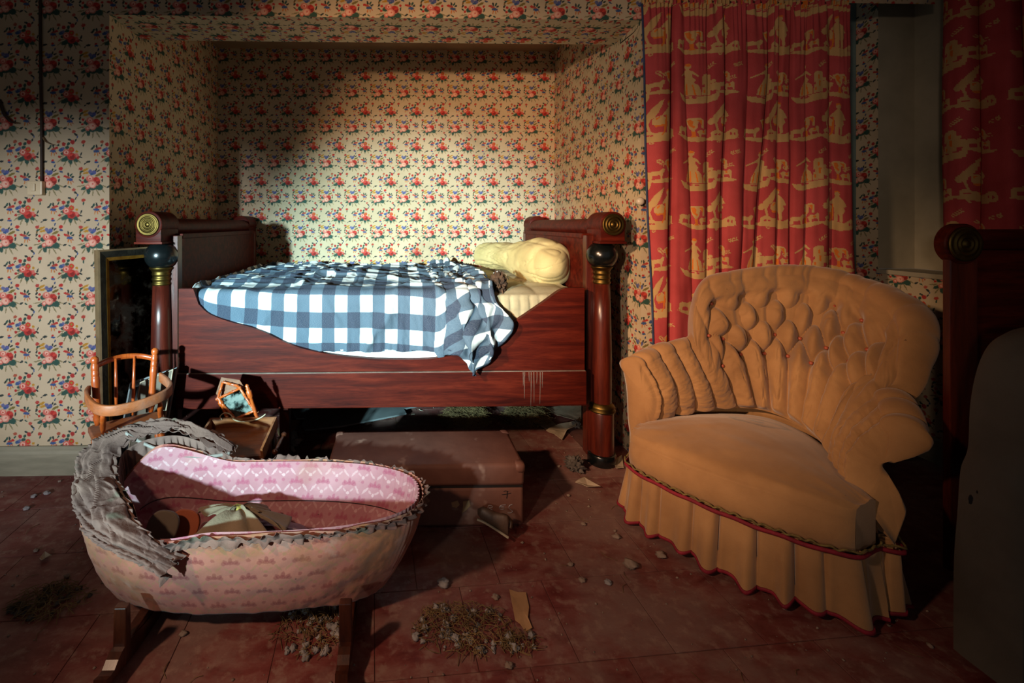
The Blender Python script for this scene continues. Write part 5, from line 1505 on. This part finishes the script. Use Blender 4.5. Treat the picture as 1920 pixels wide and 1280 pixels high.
frame_obj('grey_card', 'grey card with a pale edge leaning in front of the small black picture', 'card', at(263, 716, Y=1.775), np.array((-1.09, 1.735, .004)), np.array((.12, .02, .045)), [('edge', .004, .004, .004, M['paper'])], M['lining_grey'])

# ================================================================ doll's dressing table with tilted mirror
dt = thing('doll_dressing_table', 'doll washstand with tray top and tilted bamboo-framed mirror in front of the bed rail', 'doll furniture', at(445, 800, Y=1.62) * (1, 1, 0))
tb = [at(394, 783, Y=1.70), at(519, 781, Y=1.70), at(492, 842, Y=1.535), at(352, 852, Y=1.535)]   # rim BL BR FR FL
tn = np.cross(tb[1] - tb[0], tb[3] - tb[0]); tn /= np.linalg.norm(tn); tn = tn if tn[2] > 0 else -tn
mid = sum(tb) / 4
wh = .048
for nm, i, j in (('back_board', 0, 1), ('side_board', 1, 2), ('front_board', 2, 3), ('side_board', 3, 0)):
    a, b = tb[i], tb[j]; ins = mid - (a + b) / 2; ins -= tn * ins.dot(tn); d = (b - a) / np.linalg.norm(b - a); ins = ins - d * ins.dot(d); ins /= np.linalg.norm(ins)
    hgt = wh if nm != 'front_board' else .02
    lo = wh
    V = [a - tn * lo, b - tn * lo, b - tn * (lo - hgt), a - tn * (lo - hgt)]; V = V + [v + ins * .008 for v in V]
    fixn(obj(nm, V, [[0, 1, 2, 3], [7, 6, 5, 4], [0, 4, 5, 1], [1, 5, 6, 2], [2, 6, 7, 3], [3, 7, 4, 0]], M['wood_box'], dt, smooth=False))
V = [p - tn * wh for p in tb] + [p - tn * (wh - .007) for p in tb]
fixn(obj('tray_floor', V, [[0, 1, 2, 3], [7, 6, 5, 4], [0, 4, 5, 1], [1, 5, 6, 2], [2, 6, 7, 3], [3, 7, 4, 0]], M['wood_box'], dt, smooth=False))
KNB = [(0, .004), (.03, .009), (.08, .011), (.13, .008), (.16, .005), (.3, .006), (.5, .0075), (.7, .006), (.84, .005), (.87, .008), (.92, .011), (.97, .009), (1, .004)]
turned(at(534, 812, Y=1.66), at(514, 850, Y=1.56), KNB, 'towel_rail', M['wood_dark'], dt, 12)
for k_, p in enumerate(tb):
    p = p + (mid - p) * .10 - tn * wh
    turned((p[0], p[1], 0), p, [(0, .008), (.1, .01), (.5, .012), (.52, .009), (.6, .012), (1, .009)], 'leg', M['wood_dark'], dt, 10)
YM = 1.715
SPN = [(0, .0075), (.05, .0085), (.10, .006), (.14, .007), (.3, .0065), (.6, .006), (.64, .0095), (.80, .0105), (.84, .0065), (.88, .0085), (.91, .005), (.96, .0075), (1, .002)]
turned(at(427, 784, Y=YM), at(410, 745, Y=YM), SPN, 'mirror_post', M['wood_orange'], dt, 12)
turned(at(483, 786, Y=YM - .01), at(462, 720, Y=YM - .01), SPN, 'mirror_post', M['wood_orange'], dt, 12)
pb_ = [(405, 737), (415, 707), (449, 712), (486, 770), (478, 782), (430, 786)]
V = [at(u, v, Y=YM + .022) for u, v in pb_] + [at(u, v, Y=YM + .030) for u, v in pb_]; n = len(pb_)
bb = fixn(obj('mirror_back', V, [list(range(n)), list(range(n, 2 * n))[::-1]] + [[i, (i + 1) % n, n + (i + 1) % n, n + i] for i in range(n)], M['wood_box'], dt, smooth=False))
mc = [at(409, 747, Y=YM + .004), at(451, 727, Y=YM + .004), at(478, 769, Y=YM - .006), at(443, 784, Y=YM - .006)]
gl = MB()
n_ = np.cross(mc[1] - mc[0], mc[3] - mc[0]); n_ /= np.linalg.norm(n_); n_ = n_ if n_[1] < 0 else -n_
V = mc + [p - n_ * .004 for p in mc]
mg = fixn(obj('mirror_glass', V, [[0, 1, 2, 3], [7, 6, 5, 4], [0, 4, 5, 1], [1, 5, 6, 2], [2, 6, 7, 3], [3, 7, 4, 0]], M['mirror_toy'], dt, smooth=False))
def bamboo(p, q, name='bamboo_stick', nj=3, r=.0052):
    prof = []
    for k_ in range(nj):
        a, b = k_ / nj, (k_ + 1) / nj
        prof += [(a + .01, r), (a + .1 / nj, r * .9), (b - .12 / nj, r * .92), (b - .02, r * 1.25), (b - .004, r * 1.25)]
    turned(p, q, [(0, r)] + prof + [(1, r)], name, M['wood_orange'], dt, 10)
off = n_ * .005
for i in range(4): bamboo(mc[i] + off + (mc[i] - mc[(i + 1) % 4]) * .06, mc[(i + 1) % 4] + off - (mc[i] - mc[(i + 1) % 4]) * .06)
ap = [at(418, 716, Y=YM + .010), at(445, 723, Y=YM + .010)]
bamboo(mc[0] + off, ap[0], nj=2); bamboo(ap[0], ap[1], nj=2); bamboo(ap[1], mc[1] + off, nj=1)
cp = spline([at(416, 786, Y=1.69), at(413, 780, Y=1.685), at(421, 774, Y=1.685), at(432, 777, Y=1.685), at(440, 787, Y=1.68), at(458, 790, Y=1.685), at(478, 787, Y=1.69), at(490, 782, Y=1.69), at(498, 776, Y=1.70)], 60)
MB().tube(cp, .0022, 6).obj('cord', M['cord'], cat='cord', label='thin pale cord looped over the back edge of the doll washstand')

# ================================================================ suitcase and shoe
sc_ = thing('suitcase', 'dusty brown fibre suitcase with chalk letters and a black cross, lying under the bed edge', 'suitcase', (.08, 1.62, 0))
SX0, SX1, SY0, SY1 = float(pz(632, 809, .218)[0]), float(pz(985, 990, 0)[0]), 1.525, 1.785
sx0f = SX0
ml = MB().box((SX0, SY0, .142), (SX1, SY1, .218), .014); ml.obj('lid', M['case'], sc_)
MB().box((SX0 + .003, SY0 + .003, 0.003), (SX1 - .003, SY1 - .003, .137), .012).obj('body', M['case'], sc_)
MB().box((SX0 + .006, SY0 + .006, .135), (SX1 - .006, SY1 - .006, .144)).obj('seam', M['case_dark'], sc_, smooth=False)
for xx_ in (SX0, SX1):
    s = 1 if xx_ == SX0 else -1
    for yy_ in (SY0, SY1):
        r_ = 1 if yy_ == SY0 else -1
        lo = (min(xx_ - s * .003, xx_ + s * .035), min(yy_ - r_ * .003, yy_ + r_ * .035), .185); hi = (max(xx_ - s * .003, xx_ + s * .035), max(yy_ - r_ * .003, yy_ + r_ * .035), .2205)
        MB().box(lo, hi, .014).obj('corner', M['case'], sc_)
fy = SY0 + .0005
def stroke(pts, r, name, mat, label=None):
    P = np.array([at(u, v, Y=fy) for u, v in pts]); P = spline(P, max(8, 4 * len(pts)))
    MB().tube(P, r, 6, .35).obj(name, mat, sc_, label=label)
fy = SY0 + .002
mk = MB()
for pts in ([(941, 927), (950, 926), (958, 924)], [(951, 920), (951, 927), (950, 934)], [(944, 921), (948, 920), (953, 921)]):
    mk.tube(spline(np.array([at(u, v, Y=fy) for u, v in pts]), 10), .0014, 6, .5)
mk.obj('cross_mark', M['ink'], sc_, label='black cross mark')
for r_, letter in ((.0009, [[(915, 955), (916, 948), (922, 948), (923, 951), (917, 952), (924, 956)]]), (.0013, [[(949, 946), (940, 947), (937, 950), (946, 950), (937, 950), (938, 954), (945, 954)]]), (.0013, [[(961, 945), (956, 947), (954, 951), (957, 955), (961, 958), (957, 961), (952, 961)]])):
    ck = MB()
    for pts in letter: ck.tube(spline(np.array([at(u, v, Y=fy) for u, v in pts]), 26), r_, 6, .5)
    ck.obj('chalk_letter', M['chalk'], sc_, label='pale chalk letter')
for pts in ([(846, 942), (858, 938), (862, 946), (856, 952), (848, 950)], [(868, 940), (880, 938), (882, 948), (874, 956), (866, 962), (868, 950)]):
    V = [at(u, v, Y=SY0 + .0015) for u, v in pts]; n = len(V); V += [p + (0, .003, 0) for p in V]
    fixn(obj('paper_scrap', V, [list(range(n)), list(range(n, 2 * n))[::-1]] + [[i, (i + 1) % n, n + (i + 1) % n, n + i] for i in range(n)], M['paper_tan'], sc_, smooth=False))
sh = thing('shoe', 'worn dark leather shoe lying on its side against the brown suitcase', 'shoe', at(930, 985, Z=0))
ax = spline([at(896, 962, Y=1.49), at(910, 968, Y=1.478), at(930, 980, Y=1.465), at(945, 990, Y=1.455), at(954, 996, Y=1.45)], 40)
hh = np.interp(np.linspace(0, 1, 40), [0, .15, .45, .75, .92, 1], [.010, .022, .026, .040, .042, .034]); ww = np.interp(np.linspace(0, 1, 40), [0, .12, .4, .7, 1], [.008, .024, .030, .024, .020])
V = []; nseg_ = 22
for i in range(40):
    for j in range(nseg_):
        a = 2 * PI * j / nseg_; V.append(ax[i] + np.array((.25 * math.cos(a) * ww[i], .8 * math.cos(a) * ww[i] * .6, max(-.012, math.sin(a) * hh[i]) + .006)))
F = [[i * nseg_ + j, i * nseg_ + (j + 1) % nseg_, (i + 1) * nseg_ + (j + 1) % nseg_, (i + 1) * nseg_ + j] for i in range(39) for j in range(nseg_)] + [list(range(nseg_))[::-1], [39 * nseg_ + j for j in range(nseg_)]]
V = np.array(V); V[:, 2] = np.maximum(V[:, 2], .008)
fixn(obj('upper', V, F, M['leather'], sh))
so_ = ax + np.array((-.004, -.012, -.012)); so_[:, 2] = np.maximum(so_[:, 2], .006)
MB().tube(so_, .0055, 8, .6).obj('sole', M['leather_sole'], sh)
MB().tube(spline([at(940, 965, Y=1.475), at(950, 968, Y=1.47), at(958, 978, Y=1.46), at(958, 990, Y=1.452)], 14), .009, 8, .45).obj('strap', M['leather'], sh)

# ================================================================ second bedstead and the dark chair on the right
b2 = thing('bedstead_end', 'dark wooden bedstead end with a brass scroll disc, at the right edge of the room', 'bedstead', at(1800, 1100, Y=1.30) * (1, 1, 0))
Y2 = 1.30
x0, x1 = float(at(1782, 600, Y=Y2)[0]), float(at(1834, 600, Y=Y2)[0]); xm = float(at(1804, 457, Y=Y2)[0]); zm = float(at(1804, 457, Y=Y2)[2])
MB().box((x0, Y2, .0), (x1, Y2 + .02, zm - .03), .003).obj('stile', M['mahogany_v'], b2, smooth=False)
Ms = Matrix.Translation((xm, Y2 - .006, zm)) @ Matrix.Rotation(-PI / 2, 4, 'X')
s2 = MB().lathe([(.058, 0), (.061, .003), (.061, .028), (.058, .031)], 36, Ms).obj('scroll', M['mahogany'], b2, autosmooth=40)
MB().lathe(D, 36, Matrix.Translation((xm, Y2 - .006, zm)) @ Matrix.Rotation(PI / 2, 4, 'X') @ Matrix.Scale(1.12, 4)).obj('disc', M['brass'], s2)
MB().box((x1 - .004, Y2 + .012, .22), (x1 + .85, Y2 + .04, zm - .02), .004).obj('panel', M['mahogany'], b2, smooth=False)
MB().tube([(xm + .05, Y2 + .026, zm + .012), (x1 + .85, Y2 + .026, zm + .012)], .032, 20).obj('top_roll', M['mahogany'], b2, autosmooth=40)

gc = thing('grey_chair', 'dark grey cloth-covered chair back at the right edge in front of the bedstead end', 'chair', (1.62, .98, 0))
ol = [(1800, 1262), (1801, 1060), (1808, 960), (1814, 880), (1828, 838), (1832, 760), (1842, 700), (1858, 655), (1880, 628), (1915, 614), (1980, 608), (2080, 612), (2140, 640), (2160, 740), (2162, 1262)]
pr = np.array([at(u, v, Y=1.03) for u, v in ol])
pr[0, 2] = pr[-1, 2] = .02
pl_ = spline(pr, 90)
pl_[:, 2] = np.maximum(pl_[:, 2], .01)
cyc = pl_.mean(0)
rows = []
for y, sc2 in ((.93, .82), (.94, .93), (.96, .98), (1.0, 1.0), (1.03, 1.0), (1.045, .95)):
    q = pl_.copy(); q[:, 0] = cyc[0] + (q[:, 0] - cyc[0]) * (1 - (1 - sc2) * .35); q[:, 2] = q[:, 2] * (1 - (1 - sc2) * .35) ; q[:, 1] = y
    rows.append(q)
G = np.stack(rows, 1)
V, F = grid_vf(G)
n = len(pl_); m = G.shape[1]
F += [[i * m for i in range(n)][::-1], [i * m + m - 1 for i in range(n)]]
cb = fixn(obj('back', V, F, M['grey_cloth'], gc, autosmooth=50))
for u, v, r_ in ((1820, 936, .009), (1832, 922, .003)):
    p = at(u, v, Y=.9297); Vb, Fb = blobmesh(p, (r_ * .6, .0011, r_ * 1.1), 4, 10, .2); obj('hole', Vb, Fb, M['case_dark'], cb, label='dark torn hole')
MB().box((1.66, 1.05, .30), (1.95, 1.27, .42), .03).obj('seat', M['grey_cloth'], gc)
for x_ in (1.70, 1.92):
    turned((x_, 1.22, 0), (x_, 1.22, .3), [(0, .012), (1, .02)], 'leg', M['wood_dark'], gc, 10)

# ================================================================ litter on the floor and under the bed
def sheet_px(name, pts, z, mat, label, cat='paper', th=.0015, curl=.0, seed=0):
    """flat or slightly curled scrap lying on the floor, outline given as floor points"""
    P = np.array([at(u, v, Z=z) for u, v in pts]); c = P.mean(0)
    E = P[np.r_[0:len(P), 0]]
    Q = []
    for a, b in zip(E[:-1], E[1:]):
        for w in np.linspace(0, 1, 6, endpoint=False): Q.append(a + (b - a) * w)
    Q = np.array(Q); n = len(Q)
    rings = []
    for s in (1.0, .66, .33):
        r = c + (Q - c) * s
        r = r.copy(); r[:, 2] = z + th + curl * np.clip(fbm(r[:, 0] * 9, r[:, 1] * 9, seed) + .3 * s, 0, 1) * s
        rings.append(r)
    V = np.concatenate(rings + [[c + (0, 0, th)]]); F = []
    for k in range(2):
        for i in range(n): F.append([k * n + i, k * n + (i + 1) % n, (k + 1) * n + (i + 1) % n, (k + 1) * n + i])
    for i in range(n): F.append([2 * n + i, 2 * n + (i + 1) % n, 3 * n])
    o = obj(name, V, F, mat, cat=cat, label=label, smooth=False)
    fixn(o)
    s = o.modifiers.new('thick', 'SOLIDIFY'); s.thickness = th; s.offset = -1
    return o
sheet_px('paper_strip', [(955, 1108), (972, 1112), (986, 1112), (992, 1140), (990, 1160), (998, 1180), (985, 1187), (975, 1172), (966, 1165)], .001, M['paper_tan'], 'long torn tan paper strip on the red floor in front of the suitcase', curl=.006, seed=3)
sheet_px('paper_scrap', [(1078, 908), (1096, 900), (1108, 908), (1126, 918), (1100, 917)], .001, M['paper'], 'crumpled pale paper scrap on the floor between suitcase and armchair', curl=.012, seed=5)
sheet_px('paper_scrap', [(1150, 866), (1166, 856), (1170, 880), (1155, 882)], .001, M['paper'], 'small pale paper corner lying beside the black foot of the bed post', curl=.01, seed=6)
sheet_px('paper_scrap', [(74, 1050), (84, 1038), (97, 1044), (88, 1050), (78, 1056)], .001, M['paper'], 'white curled scrap on the floor left of the cradle', curl=.012, seed=8)
sheet_px('grey_board', [(566, 800), (572, 811), (640, 804), (762, 780), (757, 771), (800, 762), (800, 744), (596, 744)], .012, M['board_grey'], 'large grey board lying flat on the floor under the bed', 'board', .008)
sheet_px('grey_board', [(544, 764), (556, 788), (590, 788), (600, 764), (600, 750), (548, 750)], .002, M['board_grey'], 'grey sheet under the bed at the left, overlapped by the larger board', 'board', .006)
sheet_px('wood_panel', [(536, 790), (563, 789), (558, 800), (541, 818), (528, 830), (520, 810)], .003, M['paper_tan'], 'thin tan panel with a pale edge on the floor behind the doll washstand', 'panel', .006)
sheet_px('paper_sheet', [(1000, 792), (1030, 786), (1044, 800), (1026, 808)], .002, M['paper'], 'tan-grey paper sheet under the bed near the right post, farthest left', curl=.008, seed=11)
sheet_px('paper_sheet', [(1024, 812), (1050, 802), (1082, 796), (1080, 806), (1064, 812), (1054, 826)], .004, M['paper'], 'pale torn paper sheet curling up beside the right bed post', curl=.02, seed=12)
sheet_px('paper_sheet', [(1016, 766), (1090, 756), (1090, 792), (1060, 786)], .001, M['paper'], 'wide grey paper sheet under the head end of the bed', curl=.008, seed=13)
# splinters of broken glass under the bed
for k, (u, v, lb) in enumerate(((735, 764, 'splinter of glass under the bed, leftmost of the four'), (769, 763, 'tiny splinter of glass close under the bed rail'), (789, 769, 'flat bright splinter of glass beside the straw under the bed'), (774, 777, 'bright splinter of glass in front of the flat one under the bed'))):
    V, F = box_vf((-.010, -.006, 0), (.010, .006, .003)); Mx = Matrix.Translation(Vector(at(u, v, Z=.002))) @ Matrix.Rotation(k * 1.1, 4, 'Z') @ Matrix.Rotation(.3, 4, 'X')
    obj('glass_splinter', xf(Mx, V), F, M['porcelain'], cat='splinter', label=lb, smooth=False)

def chip(u, v, r, label, mat=M['stone'], seed=0, flat=.6, z=0):
    p = at(u, v, Z=0); V, F = blobmesh(p + (0, 0, r * flat * .75), (r, r * .8, r * flat), seed, 9, .35, 3)
    V[:, 2] = np.maximum(V[:, 2], .0004)
    return obj('plaster_chip', V, F, mat, cat='chip', label=label, group='loose chips on the floor')
CH = [(1183, 1064, .024, 'large pale plaster lump on the floor below the armchair skirt'), (1156, 1008, .014, 'flat pale chip above the large plaster lump'), (1153, 996, .006, 'tiny tan chip touching the flat pale chip'), (1240, 1044, .017, 'grey lump lying close to the armchair skirt hem'),
      (1094, 984, .010, 'grey chip on the open floor between suitcase and armchair'), (1070, 1060, .010, 'grey chip left of the large plaster lump'), (1066, 930, .008, 'small chip above the crumpled pale paper scrap'), (979, 1018, .006, 'small chip just in front of the suitcase corner'), (1104, 950, .006, 'small bright chip above the armchair side of the floor'),
      (344, 1190, .011, 'pale cream chip under the cradle between its rockers'), (1140, 1094, .012, 'dark grey chip below and left of the large plaster lump'), (1092, 1090, .012, 'grey chip beside the tile joint below the paper strip top'), (929, 1121, .012, 'grey crumb cluster stone left of the tan paper strip'), (832, 1098, .020, 'bluish grey dust lump right of the cradle foot'),
      (955, 1250, .012, 'dark-sided chip near the bottom edge below the straw litter'), (63, 932, .012, 'grey chip on the left floor near the skirting'), (88, 926, .013, 'round grey chip on the left floor with a long shadow'), (50, 955, .013, 'flat grey chip on the left floor farthest from the cradle'), (112, 903, .008, 'pale chip next to the skirting on the left'), (126, 1082, .010, 'dark chip on the left floor beside the cradle'), (68, 1033, .009, 'grey chip above the white curled scrap'), (126, 880, .011, 'pale chip against the skirting behind the cradle'),
      (1205, 935, .006, 'tiny chip under the left corner of the armchair skirt'), (1048, 875, .008, 'pale chip near the dark fluff beside the right bed post')]
for k, (u, v, r, lb) in enumerate(CH): chip(u, v, r * .85, lb, M['stone'] if k not in (10, 13, 15, 16, 17) else M['fluff'], 3 + k)

def straw_heap(name, u, v, rx, ry, n, label, mat, h=.02, seed=0, L=.05, lumps=8, z=0):
    rg = np.random.default_rng(seed); c = at(u, v, Z=z); mb = MB()
    for k in range(n):
        a, q = rg.uniform(0, 2 * PI), math.sqrt(rg.uniform(0, 1)); p = c + np.array((rx * q * math.cos(a), ry * q * math.sin(a), 0))
        hh = h * (1 - q * q) * rg.uniform(.1, 1) + .002; g = rg.uniform(0, 2 * PI); l = L * rg.uniform(.3, 1)
        d = np.array((math.cos(g), math.sin(g), 0)) * l / 2
        pts = np.array([p - d + (0, 0, hh), p + np.array((-d[1], d[0], 0)) * rg.uniform(-.6, .6) + (0, 0, hh + rg.uniform(0, .012)), p + d + (0, 0, max(.0015, hh + rg.uniform(-.01, .01)))])
        mb.tube(spline(pts, 6), .0009, 4)
    o = mb.obj(name, mat, cat='litter', label=label, kind='stuff', smooth=False)
    mb2 = MB()
    for k in range(lumps):
        a, q = rg.uniform(0, 2 * PI), math.sqrt(rg.uniform(0, 1)); p = c + np.array((rx * q * math.cos(a), ry * q * math.sin(a), 0)); r = rg.uniform(.003, .011)
        V, F = blobmesh(p + (0, 0, r * .4), (r, r, r * .7), seed + k, 8, .4, 4); V[:, 2] = np.maximum(V[:, 2], .0005); mb2.add(V, F)
    if lumps: mb2.obj('dust_clumps', M['fluff'] if seed % 2 else M['fluff_dark'], cat='dust', label=label.replace('straw litter', 'grey dust clumps'), kind='stuff')
    return o
straw_heap('straw_litter', 868, 1180, .13, .075, 260, 'heap of straw litter on the red floor in the foreground right of the cradle', M['straw'], .028, 21, .05, 46)
straw_heap('straw_litter', 95, 1128, .10, .06, 190, 'heap of straw litter on the floor left of the cradle', M['straw'], .022, 32, .06, 40)
straw_heap('straw_litter', 590, 1178, .10, .08, 150, 'heap of straw litter on the floor under the right end of the cradle', M['straw'], .018, 43, .045, 50)
straw_heap('straw_litter', 972, 1205, .05, .03, 50, 'small patch of straw litter below the tan paper strip', M['straw'], .01, 55, .05, 10)
straw_heap('straw_bundle', 872, 790, .13, .10, 900, 'round matted bundle of straw under the bed, the left of the two', M['straw'], .17, 61, .07, 0)
straw_heap('straw_bundle', 985, 786, .12, .10, 900, 'round matted bundle of straw under the bed, the right of the two', M['straw'], .17, 62, .07, 0)
for (u, v, r, lb, mt_) in ((540, 842, .05, 'blue-grey fluff ball on the floor beside the doll washstand', M['fluff']), (1078, 880, .035, 'dark fluff ball on the floor in front of the right bed post', M['fluff_dark']), (1080, 800, .022, 'blackish fluff by the foot of the right bed post', M['fluff_dark'])):
    p = at(u, v, Z=0); V, F = blobmesh(p + (0, 0, r * .6), (r, r, r * .7), int(u), 26, .5, 5); V[:, 2] = np.maximum(V[:, 2], .0006)
    obj('fluff_ball', V, F, mt_, cat='fluff', label=lb)
# fine crumbs scattered everywhere
rg = np.random.default_rng(77); mb = MB()
for k in range(1100):
    x, y = rg.uniform(-1.7, 1.7), rg.uniform(.85, 2.6)
    if -.86 < x < .06 and 1.1 < y < 1.4: continue
    r = rg.gamma(2.0, .0008) + .0006
    V, F = blobmesh((x, y, r * .4), (r, r * rg.uniform(.6, 1.2), r * .6), k, 4, .3, 3); mb.add(V, F)
mb.obj('floor_crumbs', M['stone'], cat='crumbs', label='fine plaster crumbs scattered over the red floor', kind='stuff')
mb = MB()
for k in range(150):
    x, y = rg.uniform(-1.7, 1.6), rg.uniform(.9, 2.5); g = rg.uniform(0, PI); l = rg.uniform(.015, .06); d = np.array((math.cos(g), math.sin(g), 0)) * l
    p = np.array((x, y, .0015)); mb.tube(spline([p - d / 2, p + (-d[1] * .2, d[0] * .2, .002), p + d / 2], 5), .0007, 4)
mb.obj('loose_straws', M['straw'], cat='straw', label='loose stalks of straw scattered over the red floor', kind='stuff')
# support leg under the bed rail
MB().box((float(at(525, 780, Y=1.93)[0]), 1.92, 0), (float(at(543, 780, Y=1.93)[0]), 1.96, .30), .002).obj('support_leg', M['mahogany_v'], bed, smooth=False)
